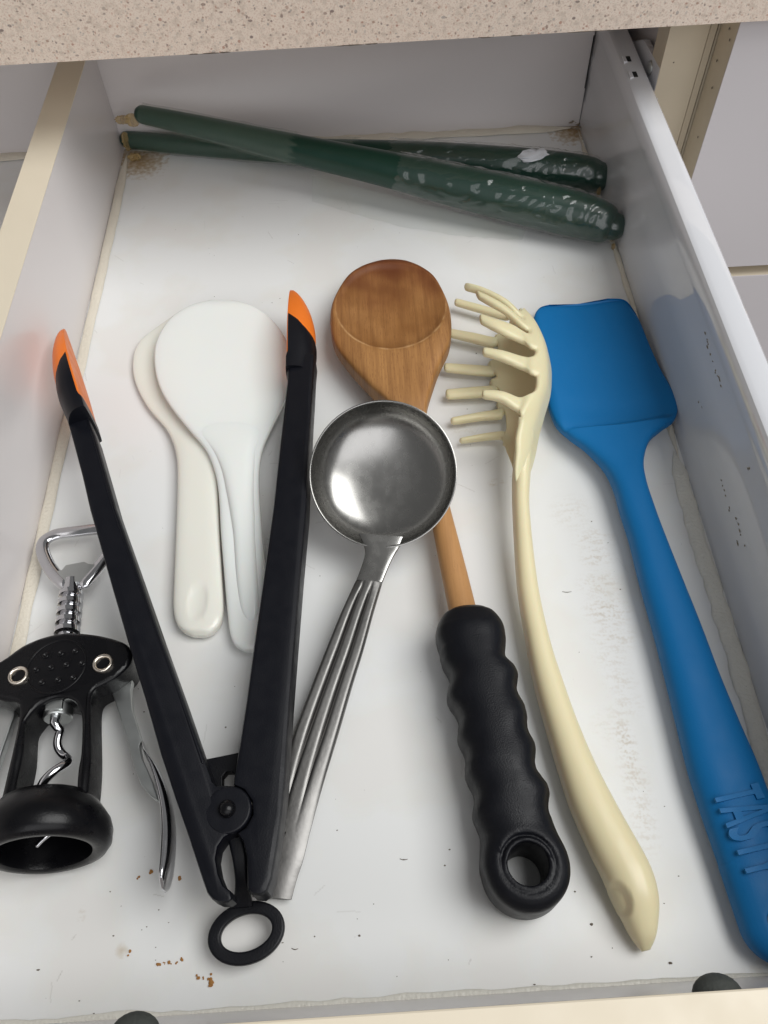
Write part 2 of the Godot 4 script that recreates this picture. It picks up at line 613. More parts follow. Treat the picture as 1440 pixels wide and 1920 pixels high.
func build_kitchen() -> void:
	var b := Bag.new()
	box(b, Vector3(-150, -78, -160), Vector3(150, -76, 150), 0.1)
	tag(obj("kitchen_floor", b, mats["lilac front"]), "pale kitchen floor below the cabinets", "", "", "structure")
	# worktop: a rounded front edge swept along x, running a little askew to the drawer
	var top := thing("countertop", "speckled pinkish beige laminate countertop above the open drawer", "countertop", Vector3(0, 10.6, -37))
	b = Bag.new()
	var prof := [[0.0, 10.6], [0.0, 13.4], [-0.12, 13.85], [-0.42, 14.2], [-0.9, 14.38], [-1.5, 14.4], [-60.0, 14.4], [-60.0, 10.6]]
	var list := []
	for x in [-60.0, 60.0]:
		var ring := PackedVector3Array()
		for q in prof:
			ring.append(Vector3(x, q[1], -37.2 - x * 0.0125 + q[0]))
		list.append(ring)
	b.rings(list)
	obj("laminate_slab", b, mats["speckled laminate"], top, 30.0)
	for q in [[-6.6, 0.5], [-5.9, 0.25], [-7.3, 0.3], [-0.4, 0.7], [0.5, 0.35], [5.6, 0.4], [6.9, 0.3], [9.8, 0.8], [10.8, 0.4]]:
		b = Bag.new()
		blob(b, Vector3(q[0], 10.6, -37.22 - q[0] * 0.0125), Vector3(q[1], 0.035, 0.03), 0.4, 6)
		obj("edge_chip", b, mats["dirt"], top)
	# cabinet the drawer runs in
	var cab := thing("base_cabinet", "cream cabinet carcass with a worn face frame beside the drawer", "cabinet", Vector3(0, -60, -60))
	b = Bag.new()
	box(b, Vector3(15.2, -60, -92), Vector3(16.8, 10.55, -41.7), 0.05)
	obj("side_panel", b, mats["lilac front"], cab)
	b = Bag.new()
	box(b, Vector3(-48, -60, -92), Vector3(-46.4, 10.55, -41.7), 0.05)
	obj("side_panel", b, mats["lilac front"], cab)
	b = Bag.new()
	box(b, Vector3(-48, -60, -94), Vector3(60, 10.55, -92.2), 0.05)
	obj("back_panel", b, mats["lilac front"], cab)
	b = Bag.new()
	box(b, Vector3(-46.3, -5.5, -92), Vector3(15.1, -4.2, -41.7), 0.05)
	obj("shelf", b, mats["lilac front"], cab)
	b = Bag.new()
	box(b, Vector3(14.72, -60, -41.6), Vector3(16.62, 10.57, -40.0), 0.06)
	obj("stile", b, mats["cream frame"], cab)
	b = Bag.new()
	box(b, Vector3(16.68, -60, -41.6), Vector3(17.0, 10.57, -40.08), 0.04)
	obj("stile_strip", b, mats["cream frame"], cab)
	b = Bag.new()
	box(b, Vector3(17.06, -60, -41.6), Vector3(60, 10.57, -40.12), 0.04)
	obj("rail", b, mats["cream frame"], cab)
	# drawer runner on the cabinet side
	b = Bag.new()
	prism(b, [[-47.64, 5.43], [-45.83, 5.74], [-43.32, 7.08], [-40.1, 7.29], [-39.99, 5.68], [-41.53, 4.81], [-48.2, 5.11]], 14.7, 15.0, 0.03, func(a, c, h): return Vector3(h, c, a))
	var runner := obj("drawer_runner", b, mats["white steel"], cab)
	b = Bag.new()
	var q = [[-41.4, 6.63]][0]
	lathe(b, Vector3(14.695, q[1], q[0]), Vector3.LEFT, [[0.0, 0.36], [0.05, 0.34], [0.1, 0.22], [0.1, 0.05]], 20)
	obj("screw", b, mats["zinc"], runner)
	b = Bag.new()
	box(b, Vector3(14.7, 4.3, -60), Vector3(15.12, 5.0, -40.6), 0.03)
	obj("rail_channel", b, mats["white steel"], cab)
	var stains := Bag.new()
	for s in [[9.6, -38.9], [9.3, -38.5], [8.0, -39.2], [6.9, -38.8], [4.4, -38.7]]:
		blob(stains, Vector3(17.07, s[0], s[1]), Vector3(0.02, 0.06, 0.05), 0.3, 6)
	for s in [[15.3, 7.6, 0.04]]:
		blob(stains, Vector3(s[0], s[1], -39.99), Vector3(s[2], s[2], 0.01), 0.3, 6)
	tag(obj("stain", stains, mats["dirt"], cab), "", "", "", "stuff")
	var front := thing("neighbour_drawer_front", "closed lilac grey drawer front with a cream left edge, right of the open drawer", "drawer front", Vector3(30, -3.5, -39))
	b = Bag.new()
	box(b, Vector3(17.12, -3.5, -39.95), Vector3(46, 10.52, -38.02), 0.03)
	obj("edge_band", b, mats["cream frame"], front)
	b = Bag.new()
	box(b, Vector3(17.1, -3.5, -38.015), Vector3(46.02, 10.54, -37.95), 0.02)
	obj("face_panel", b, mats["lilac front"], front)
	front = thing("neighbour_cabinet_door", "closed lilac grey door with a cream top edge, below the neighbouring drawer front", "cabinet door", Vector3(30, -60, -39))
	b = Bag.new()
	box(b, Vector3(17.12, -60, -39.95), Vector3(46, -4.25, -38.02), 0.03)
	obj("edge_band", b, mats["cream edge"], front)
	b = Bag.new()
	box(b, Vector3(17.1, -60.02, -38.015), Vector3(46.02, -4.24, -37.95), 0.02)
	obj("face_panel", b, mats["lilac front"], front)


func wall_profile(b: Bag, prof: Array, z0: float, z1: float) -> void:
	var list := []
	for z in [z0, z1]:
		var ring := PackedVector3Array()
		for q in prof:
			ring.append(Vector3(q[0], q[1], z))
		list.append(ring)
	b.rings(list)


func bead(called: String, path: Array, wid: float, high: float, m: Material, parent: Node, seed_: int, rough := 0.25) -> void:   # a ragged strip of sealant: path of [x, y, z]
	var n := FastNoiseLite.new()
	n.seed = seed_
	n.frequency = 0.35
	n.fractal_octaves = 3
	var sm := spline(path, 24)
	var list := []
	for i in sm.size():
		var p := V(sm[i])
		var d := (V(sm[mini(i + 1, sm.size() - 1)]) - V(sm[maxi(i - 1, 0)])).normalized()
		var s := d.cross(Vector3.UP).normalized()
		var a := wid * (1.0 + n.get_noise_1d(i * 0.5) * rough * 3.0)
		var c := wid * (1.0 + n.get_noise_1d(i * 0.5 + 400.0) * rough * 3.0)
		var ends := smoothstep(-1.0, 9.0, i) * smoothstep(-1.0, 9.0, sm.size() - 1.0 - i)
		a *= ends
		c *= ends
		var t := high * (1.0 + n.get_noise_1d(i * 0.4 + 90.0) * 0.8) * ends
		var ring := PackedVector3Array()
		for q in [[-1.0, -0.1], [-0.9, 0.5], [-0.5, 1.0], [0.0, 0.9], [0.5, 1.0], [0.9, 0.45], [1.0, -0.1]]:
			ring.append(p + s * (a if float(q[0]) < 0.0 else c) * float(q[0]) + Vector3.UP * t * float(q[1]))
		list.append(ring)
	var b := Bag.new()
	b.rings(list)
	obj(called, b, m, parent, 60.0)


func build_drawer() -> void:
	var dr := thing("open_drawer", "white kitchen drawer pulled open under the countertop, with a cream topped divider", "drawer", Vector3(0, -1.4, -24))
	var b := Bag.new()
	box(b, Vector3(-29.5, -1.3, -47.6), Vector3(13.6, 0, -0.9), 0.02)
	obj("bottom_panel", b, mats["floor laminate"], dr, 40.0, FLOOR_RECT)
	# right side: painted steel with shallow steps and a rounded top
	b = Bag.new()
	wall_profile(b, [[13.25, -1.4], [13.25, 0.0], [13.265, 1.55], [13.30, 1.75], [13.31, 2.95], [13.28, 3.15], [13.27, 4.2], [13.305, 4.4], [13.31, 5.5], [13.26, 5.75], [13.25, 6.05], [13.30, 6.32], [13.42, 6.5], [13.62, 6.6], [14.2, 6.62], [14.42, 6.55], [14.55, 6.4], [14.6, 6.1], [14.6, -1.4]], -49.0, -0.9)
	var side := obj("side_panel", b, mats["white steel"], dr, 25.0)
	for s in [[13.72, 6.58, -42.39], [13.73, 6.58, -40.89]]:
		b = Bag.new()
		box(b, Vector3(float(s[0]) - 0.02, 6.5, float(s[2]) - 0.24), Vector3(float(s[0]) + 0.2, 6.64, float(s[2]) + 0.24), 0.01)
		obj("slot", b, mats["dark hole"], side)
		b = Bag.new()
		box(b, Vector3(float(s[0]) - 0.2, 6.5, float(s[2]) - 0.3), Vector3(float(s[0]) - 0.03, 6.66, float(s[2]) + 0.3), 0.02)
		obj("clip", b, mats["white steel"], side)
	# divider on the left: white faces, cream edge on top
	b = Bag.new()
	box(b, Vector3(-16.2, 0.01, -47.35), Vector3(-14.75, 6.36, -0.95), 0.02)
	var dv := obj("divider", b, mats["white panel"], dr)
	b = Bag.new()
	box(b, Vector3(-16.22, 6.362, -47.36), Vector3(-14.73, 6.44, -0.94), 0.03)
	obj("edge_strip", b, mats["cream edge"], dv)
	b = Bag.new()
	box(b, Vector3(-29.5, 0.01, -48.6), Vector3(13.22, 9.4, -47.4), 0.05)
	obj("back_panel", b, mats["white panel"], dr)
	b = Bag.new()
	box(b, Vector3(13.17, 2.4, -47.41), Vector3(13.21, 5.4, -47.36), 0.005)
	obj("corner_gap", b, mats["dark hole"], dr)
	b = Bag.new()
	box(b, Vector3(-29.6, -1.4, -48.6), Vector3(-29.0, 6.4, -0.9), 0.05)
	obj("side_panel", b, mats["white panel"], dr)
	# front: its inner face leans away a little, cream edge on top
	b = Bag.new()
	wall_profile_x(b, [[-1.66, -3.0], [-1.66, 0.01], [-1.05, 5.9], [0.9, 5.9], [0.9, -3.0]], -34.0, 17.0, 0.012)
	var fp := obj("front_panel", b, mats["white panel"], dr, 20.0)
	b = Bag.new()
	wall_profile_x(b, [[-1.08, 5.905], [-1.07, 5.98], [-1.03, 6.0], [0.88, 6.0], [0.92, 5.98], [0.92, 5.905]], -34.02, 17.02, 0.012)
	obj("edge_strip", b, mats["cream edge"], fp, 20.0)
	for x in [-6.75, 7.6]:
		b = Bag.new()
		var list := []
		for i in 7:
			var a := PI * 0.5 * i / 6.0
			var ring := PackedVector3Array()
			for j in 24:
				var t := TAU * j / 24
				var r := 0.62 * cos(a) if i < 6 else 0.02
				ring.append(Vector3(x + r * cos(t), 5.35 + r * sin(t) * 0.75, -1.1 - x * 0.012 + 0.1 - 0.5 * sin(a) + r * sin(t) * 0.06))
			list.append(ring)
		b.rings(list)
		obj("screw_cap", b, mats["grey rubber"], fp, 60.0)
	# sealant
	bead("sealant_bead", [[-14.5, 0.06, -47.0], [-14.45, 0.05, -36.0], [-14.5, 0.05, -24.0], [-14.45, 0.05, -12.0], [-14.5, 0.05, -2.0]], 0.26, 0.11, mats["sealant"], dr, 3, 0.07)
	bead("sealant_bead", [[13.1, 0.05, -47.0], [13.12, 0.05, -36.0], [13.1, 0.05, -28.0], [13.08, 0.05, -21.5]], 0.13, 0.12, mats["sealant"], dr, 8, 0.2)
	bead("sealant_bead", [[12.95, 0.04, -22.0], [12.85, 0.03, -17.0], [12.9, 0.04, -12.0], [12.85, 0.04, -6.0], [12.9, 0.04, -2.0]], 0.34, 0.1, mats["sealant grey"], dr, 14, 0.1)
	bead("sealant_bead", [[-14.4, 0.06, -47.2], [-4.0, 0.06, -47.2], [4.0, 0.06, -47.2], [13.0, 0.06, -47.2]], 0.36, 0.14, mats["sealant"], dr, 23, 0.12)
	bead("sealant_bead", [[-14.4, 0.02, -1.55], [-5.0, 0.02, -1.62], [4.0, 0.02, -1.7], [13.0, 0.02, -1.8]], 0.12, 0.06, mats["sealant grey"], dr, 31, 0.3)
	bead("sealant_bead", [[-28.8, 0.06, -47.2], [-24.0, 0.06, -47.2], [-16.4, 0.06, -47.2]], 0.36, 0.14, mats["sealant"], dr, 43, 0.12)
	# dried brown spots on the right side wall and in the back corner
	var spots := Bag.new()
	for s in [[-23.93, 5.19], [-23.5, 5.17], [-23.11, 5.12], [-22.23, 4.97], [-21.74, 5.03], [-21.24, 5.06], [-18.36, 2.6], [-17.79, 2.5], [-17.31, 2.47], [-16.49, 2.77], [-15.96, 2.68], [-15.63, 2.63], [-15.88, 2.24], [-22.72, 5.06], [-22.03, 2.98], [-17.57, 4.84]]:
		for k in 2:
			blob(spots, Vector3(13.29, float(s[1]) + rng.randf_range(-0.08, 0.08), float(s[0]) + rng.randf_range(-0.25, 0.25)), Vector3(0.015, rng.randf_range(0.012, 0.035), rng.randf_range(0.02, 0.09)), 0.4, 6)
	for i in 14:
		blob(spots, Vector3(12.9 + rng.randf_range(-0.5, 0.3), rng.randf_range(0.15, 0.5), -46.95 + rng.randf_range(-0.3, 0.3)), Vector3(0.1, 0.03, 0.06) * rng.randf_range(0.3, 1.2), 0.4, 6)
	tag(obj("dried_spots", spots, mats["dried stain"], dr), "", "", "", "stuff")


func wall_profile_x(b: Bag, prof: Array, x0: float, x1: float, skew: float) -> void:   # prof of [z, y], swept along x
	var list := []
	for x in [x0, x1]:
		var ring := PackedVector3Array()
		for q in prof:
			ring.append(Vector3(x, q[1], float(q[0]) - x * skew))
		list.append(ring)
	b.rings(list)


func sleeve(path: Array, i0: float, i1: float, grow: float, crinkle: float, seed_: int) -> Bag:   # plastic film wrapped round a candle
	var n := FastNoiseLite.new()
	n.seed = seed_
	n.frequency = 0.9 if crinkle > 0.045 else 0.5
	n.fractal_octaves = 3 if crinkle > 0.045 else 1
	var sm := spline(path, 26)
	var list := []
	var k := 64
	var lo := int(i0 * (sm.size() - 1))
	var hi := int(i1 * (sm.size() - 1))
	for i in range(lo, hi + 1):
		var p := V(sm[i])
		var d := (V(sm[mini(i + 1, sm.size() - 1)]) - V(sm[maxi(i - 1, 0)])).normalized()
		var s := d.cross(Vector3.UP).normalized()
		var w := s.cross(d)
		var ring := PackedVector3Array()
		for j in k:
			var t := TAU * j / k
			var q := p + (s * cos(t) + w * sin(t)) * float(sm[i][3])
			var c := 1.0 - 2.6 * absf(n.get_noise_3d(q.x * 0.62 + t * 0.15, q.y * 1.2, q.z * 1.2))
			var r := float(sm[i][3]) + grow + crinkle * maxf(c, -0.2)
			q = p + (s * cos(t) + w * sin(t)) * r
			if i == lo or (i == hi and i1 < 0.99):   # torn edge
				q += d * n.get_noise_2d(j * 1.7, i) * 0.5
			q.y = maxf(q.y, 0.03)
			ring.append(q)
		list.append(ring)
	if i1 > 0.99:
		var d := (V(sm[-1]) - V(sm[-2])).normalized()
		for st in [[0.45, 0.98], [0.85, 0.72], [1.0, 0.35]]:
			var ring := PackedVector3Array()
			for q in list[list.size() - 2]:
				var off: Vector3 = (q - V(sm[-1])) * float(st[1])
				ring.append(V(sm[-1]) + off + d * float(sm[-1][3]) * float(st[0]))
			list.append(ring)
	var b := Bag.new()
	b.rings(list, false)
	return b


func build_candles() -> void:
	var a := [[-12.48, 3.3, -45.41, 0.5], [-10.55, 3.2, -44.7, 0.56], [-7.79, 3.05, -43.63, 0.64], [-3.63, 2.75, -42.05, 0.78], [1, 2.35, -40.52, 0.92], [4.98, 1.9, -39.21, 1.08], [8.86, 1.55, -37.83, 1.16], [11.3, 1.35, -36.9, 1.14], [12.47, 1.28, -36.27, 1], [12.85, 1.25, -36.06, 0.72]]
	var c := [[-14.3, 0.75, -47.24, 0.5], [-11.31, 0.75, -46.52, 0.55], [-6.76, 0.8, -45.48, 0.62], [-1.37, 0.9, -44.46, 0.76], [3.56, 1, -43.34, 0.9], [8.03, 1.08, -42.15, 1], [10.64, 1.1, -41.43, 1], [12.36, 1.08, -40.91, 0.96], [12.98, 1.05, -40.7, 0.8]]
	var t := thing("taper_candle", "dark green taper candle in crinkled clear film, lying across the top of another", "candle", Vector3(0, 0.3, -41), 0.0, "wrapped green candles")
	var b := Bag.new()
	tube(b, a, 6, 28)
	obj("wax_taper", b, mats["candle wax"], t, 60.0)
	obj("film_wrapper", sleeve(a, 0.47, 1.0, 0.05, 0.075, 5), mats["clear film"], t, 50.0)
	obj("film_wrapper", sleeve(a, 0.0, 0.33, 0.09, 0.04, 6), mats["cloudy film"], t, 50.0)
	b = Bag.new()
	var rows := []
	for i in 30:   # the film's welded seam hangs down to the drawer bottom in front
		var f := i / 29.0
		var x := lerpf(-3.0, 8.4, f)
		var z := lerpf(-41.5, -37.1, f)
		var row := PackedVector3Array()
		for j in 6:
			var q := j / 5.0
			row.append(Vector3(x - q * 0.15, maxf(0.05, lerpf(1.75 - f * 1.0, 0.1, q) + rng.randf_range(-0.05, 0.05)), z + (0.35 + q * 0.75 * sin(f * PI))))
		rows.append(row)
	b.sheet(rows)
	obj("film_seam", b, mats["cloudy film"], t, 60.0)
	for q in [[12.9, 0.7, -36.0, 0.14, 0.4, 0.2], [13.0, 0.2, -35.75, 0.1, 0.2, 0.18], [-13.2, 2.9, -45.6, 0.45, 0.4, 0.25], [-14.0, 2.5, -46.4, 0.5, 0.25, 0.3]]:
		b = Bag.new()
		crumple(b, Vector3(q[0], q[1], q[2]), Vector3(q[3], q[4], q[5]))
		obj("film_end", b, mats["amber film"], t, 30.0)
	t = thing("taper_candle", "dark green taper candle nearest the drawer's back, with a white crumple of film on it", "candle", Vector3(0, 0, -44), 0.0, "wrapped green candles")
	b = Bag.new()
	tube(b, c, 6, 28)
	obj("wax_taper", b, mats["candle wax"], t, 60.0)
	obj("film_wrapper", sleeve(c, 0.45, 1.0, 0.06, 0.085, 15), mats["clear film"], t, 50.0)
	obj("film_wrapper", sleeve(c, 0.0, 0.4, 0.09, 0.04, 16), mats["cloudy film"], t, 50.0)
	b = Bag.new()
	blob(b, Vector3(9.45, 1.95, -41.6), Vector3(0.95, 0.28, 0.5), 0.2, 12)
	obj("film_crumple", b, mats["milky film"], t, 60.0)
	for q in [[-14.3, 0.9, -46.8, 0.25, 0.6, 0.4], [-13.9, 0.25, -46.2, 0.45, 0.2, 0.35], [12.95, 0.6, -40.0, 0.12, 0.4, 0.2]]:
		b = Bag.new()
		crumple(b, Vector3(q[0], q[1], q[2]), Vector3(q[3], q[4], q[5]))
		obj("film_end", b, mats["amber film"], t, 30.0)


func crumple(b: Bag, at: Vector3, r: Vector3) -> void:   # a twist of film: folded sheets through one point
	var list := []
	for i in 13:
		var a := PI * (0.06 + 0.88 * i / 12.0)
		var ring := PackedVector3Array()
		for j in 16:
			var t := TAU * j / 16
			var s := (0.62 if j % 2 else 1.0) * rng.randf_range(0.75, 1.1)
			ring.append(at + Vector3(sin(a) * cos(t) * s, cos(a), sin(a) * sin(t) * s) * r)
		list.append(ring)
	b.rings(list)


func build_paddles() -> void:
	var t := thing("rice_paddle", "ivory plastic rice paddle lying under the white one", "rice paddle", Vector3(-7.5, 0, -12), 0.0, "plastic rice paddles")
	var b := Bag.new()
	var dent := func(p: Vector3, w: float) -> float:   # thumb rest near the end of the handle
		var d := Vector2((p.x + 7.43) / 0.42, (p.z + 15.35) / 0.95).length()
		return 0.09 * smoothstep(1.0, 0.5, d)
	loft(b, [[-10.02, -32.16, -7.57, -32.05, 0.1, 0.4], [-11, -31.15, -6.16, -31.02, 0.08, 0.42], [-11.64, -30.3, -5.45, -29.92, 0.06, 0.44], [-11.82, -29.21, -5.07, -28.8, 0.05, 0.45], [-11.56, -27.71, -5.08, -27.39, 0.05, 0.45], [-10.77, -26.02, -5.54, -25.73, 0.05, 0.48], [-9.67, -24.45, -6.32, -24.29, 0.08, 0.55], [-9.09, -23.02, -6.99, -22.88, 0.1, 0.7], [-8.85, -21.51, -7.07, -21.4, 0.1, 0.75], [-8.64, -18.75, -6.82, -18.64, 0.1, 0.75], [-8.51, -16.7, -6.59, -16.59, 0.1, 0.75], [-8.41, -15.27, -6.44, -15.15, 0.1, 0.72], [-8.22, -14.56, -6.5, -14.47, 0.1, 0.7], [-7.95, -14.22, -6.75, -14.13, 0.1, 0.65], [-7.57, -14.02, -7.03, -13.99, 0.2, 0.45]], 3.4, 10, 72, dent)
	obj("blade_and_handle", b, mats["ivory plastic"], t, 60.0)
	t = thing("rice_paddle", "white plastic rice paddle with a round head, topmost of the two", "rice paddle", Vector3(-5.5, 0.3, -12), 0.0, "plastic rice paddles")
	b = Bag.new()
	loft(b, [[-8.2, -32.24, -6.96, -32.14, 0.9, 1.05], [-9.15, -31.85, -5.94, -31.61, 0.85, 1.15], [-10.05, -30.99, -4.98, -30.61, 0.8, 1.15], [-10.53, -29.57, -4.21, -29.11, 0.75, 1.15], [-10.48, -28.14, -3.9, -27.67, 0.75, 1.15], [-10.11, -26.68, -3.95, -26.25, 0.75, 1.15], [-9.49, -25.41, -4.29, -25.05, 0.72, 1.15], [-8.59, -24.06, -4.74, -23.8, 0.7, 1.15], [-7.66, -22.74, -5.12, -22.57, 0.65, 1.15], [-7.17, -21.54, -5.23, -21.41, 0.55, 1.1], [-6.91, -20.29, -5.18, -20.18, 0.5, 1.05], [-6.71, -18.45, -5.01, -18.35, 0.4, 1], [-6.45, -16.45, -4.81, -16.35, 0.35, 0.95], [-6.2, -14.59, -4.65, -14.5, 0.3, 0.85], [-6.08, -13.92, -4.67, -13.84, 0.3, 0.8], [-5.88, -13.47, -4.84, -13.41, 0.3, 0.75], [-5.53, -13.24, -5.13, -13.21, 0.35, 0.6]], 3.6, 5, 36)
	obj("blade_and_handle", b, mats["white plastic"], t, 60.0)
	b = Bag.new()
	loft(b, [[-8.94, -25.14, -4.8, -24.85, 0.75, 1.06], [-8.39, -23.99, -4.9, -23.82, 0.75, 1.16], [-7.37, -22.64, -5.36, -22.6, 0.75, 1.26], [-6.85, -21.48, -5.41, -21.44, 0.7, 1.28], [-6.56, -20.3, -5.39, -20.22, 0.6, 1.26], [-6.32, -19.1, -5.3, -19.03, 0.55, 1.22], [-6.15, -18.07, -5.24, -18.02, 0.5, 1.18], [-5.95, -16.33, -5.08, -16.28, 0.5, 1.12], [-5.77, -15.08, -4.94, -15.03, 0.4, 1], [-5.59, -14.52, -4.99, -14.48, 0.4, 0.9], [-5.4, -14.26, -5.15, -14.25, 0.4, 0.78]], 2.6, 6, 36)
	obj("handle_ridge", b, mats["white plastic"], t, 60.0)


func build_spoon() -> void:
	var t := thing("wooden_spoon", "wooden spoon with a black rubber grip, its bowl above the ladle", "wooden spoon", Vector3(2.2, 0, -18), -0.1)
	var rect := Rect2(-2.4, -35.0, 7.6, 24.0)
	var b := Bag.new()
	var dip := func(p: Vector3, w: float) -> float:
		var d := Vector2((p.x - 0.86) / 2.78, (p.z + 30.55) / 3.3).length()
		return 0.13 * smoothstep(1.0, 0.84, d) * smoothstep(0.0, 0.5, w) + 0.30 * maxf(0.0, 1.0 - d * d)
	var rows = [[0.92, -34.3, 1.36, -34.27, 1.15, 1.3], [0.26, -34.08, 1.97, -33.94, 1, 1.45], [-0.62, -33.57, 2.66, -33.31, 0.85, 1.6], [-1.3, -32.73, 3.23, -32.37, 0.7, 1.75], [-1.93, -31.13, 3.64, -30.71, 0.6, 1.85], [-2.09, -29.66, 3.71, -29.23, 0.55, 1.85], [-1.9, -28.22, 3.49, -27.82, 0.55, 1.85], [-1.23, -26.78, 2.93, -26.49, 0.6, 1.85], [-0.33, -25.33, 2.49, -25.2, 0.65, 1.85], [0.42, -24.31, 2.2, -24.19, 0.75, 1.85], [0.98, -23.32, 2.07, -23.4, 0.8, 1.75]]
	# head as a grid so that the hollow has its own rim
	loft(b, rows, 5.0, 10, 72, dip)
	obj("bowl", b, mats["spoon wood"], t, 50.0, rect)
	b = Bag.new()
	loft(b, [[0.97, -23.76, 2.11, -23.81, 0.75, 1.65], [1.29, -22.39, 2.31, -22.44, 0.65, 1.5], [1.59, -20.58, 2.54, -20.66, 0.55, 1.38], [1.88, -18.77, 2.78, -18.76, 0.5, 1.35], [2.08, -16.19, 3.09, -16.18, 0.6, 1.5], [2.24, -14.22, 3.29, -14.23, 0.75, 1.7], [2.26, -13.75, 3.33, -13.73, 0.8, 1.75]], 2.0, 4, 24)
	obj("handle", b, mats["spoon wood"], t, 60.0, rect)
	# grip: finger scallops on its edges, a ring with a hanging hole at the end
	var grip := SdfGrip.new()
	grip.rows = spline([[2.41, -13.95, 3.51, -13.93, 0.7, 1.9], [1.96, -13.75, 3.94, -13.68, 0.3, 2.3], [1.69, -13.33, 4.21, -13.29, 0.1, 2.5], [1.62, -12.95, 4.26, -12.87, 0.05, 2.6], [1.68, -12.53, 4.21, -12.23, 0.05, 2.6], [1.87, -11.99, 4.25, -11.65, 0.05, 2.6], [1.89, -11.38, 4.44, -11.16, 0.05, 2.6], [1.9, -10.78, 4.48, -10.52, 0.05, 2.6], [2.01, -10.18, 4.51, -9.9, 0.05, 2.6], [2.15, -9.6, 4.64, -9.4, 0.05, 2.6], [2.15, -8.9, 4.66, -8.76, 0.05, 2.6], [2.22, -8.31, 4.68, -8.15, 0.05, 2.6], [2.33, -7.73, 4.82, -7.55, 0.05, 2.55], [2.34, -7.1, 4.94, -6.96, 0.05, 2.5], [2.37, -6.6, 4.94, -6.34, 0.05, 2.4], [2.5, -6.11, 5.02, -5.82, 0.05, 2.3]], 6)
	grip.hole = Vector3(3.84, 1.15, -4.92)
	b = Bag.new()
	nets(b, Vector3(1.3, -0.1, -14.2), Vector3(5.5, 2.8, -3.3), 0.075, grip.at)
	obj("grip", b, mats["black rubber"], t, 180.0)


class SdfGrip:
	var rows := []
	var hole := Vector3.ZERO

	func at(p: Vector3) -> float:
		# body: for this z find the nearest section
		var best := rows[0] as Array
		var bd := 1e9
		for r in rows:
			var d: float = absf((float(r[1]) + float(r[3])) * 0.5 - p.z)
			if d < bd:
				bd = d
				best = r
		var cx := (float(best[0]) + float(best[2])) * 0.5
		var wave := smoothstep(-13.0, -11.8, p.z) * smoothstep(-6.0, -7.0, p.z)
		var hx := (float(best[2]) - float(best[0])) * 0.5 - 0.05 + wave * 0.085 * sin((p.z + 0.35 * p.x) * TAU / 1.42 + 1.2)
		var cy := (float(best[4]) + float(best[5])) * 0.5
		var hy := (float(best[5]) - float(best[4])) * 0.5
		var u := Vector2((p.x - cx) / hx, (p.y - cy) / hy)
		var e := pow(pow(absf(u.x), 2.5) + pow(absf(u.y), 2.5), 0.4)
		var d := (e - 1.0) * minf(hx, hy)
		d = maxf(d, (-13.95 - p.z))
		d = maxf(d, p.z - hole.z + 0.2)
		# ring end
		var q := Vector2(p.x - hole.x, p.z - hole.z)
		var l := q.length()
		var dy := absf(p.y - hole.y)
		var rr := Vector2(maxf(l - 0.85, 0.0), maxf(dy - 0.62, 0.0)).length() - 0.48
		var k := 0.35
		var h := clampf(0.5 + 0.5 * (rr - d) / k, 0.0, 1.0)
		d = lerpf(rr, d, h) - k * h * (1.0 - h)
		# hanging hole with a rounded mouth and a groove round it
		var bore := 0.62 - l
		var mouth := 0.09
		bore -= 0.0
		var hb := clampf(0.5 - 0.5 * (d - (bore)) / mouth, 0.0, 1.0)
		d = lerpf(d, bore, hb) + mouth * hb * (1.0 - hb)
		var groove := absf(Vector2(l - 0.82, p.y - 2.28).length()) - 0.07
		return maxf(d, -groove)


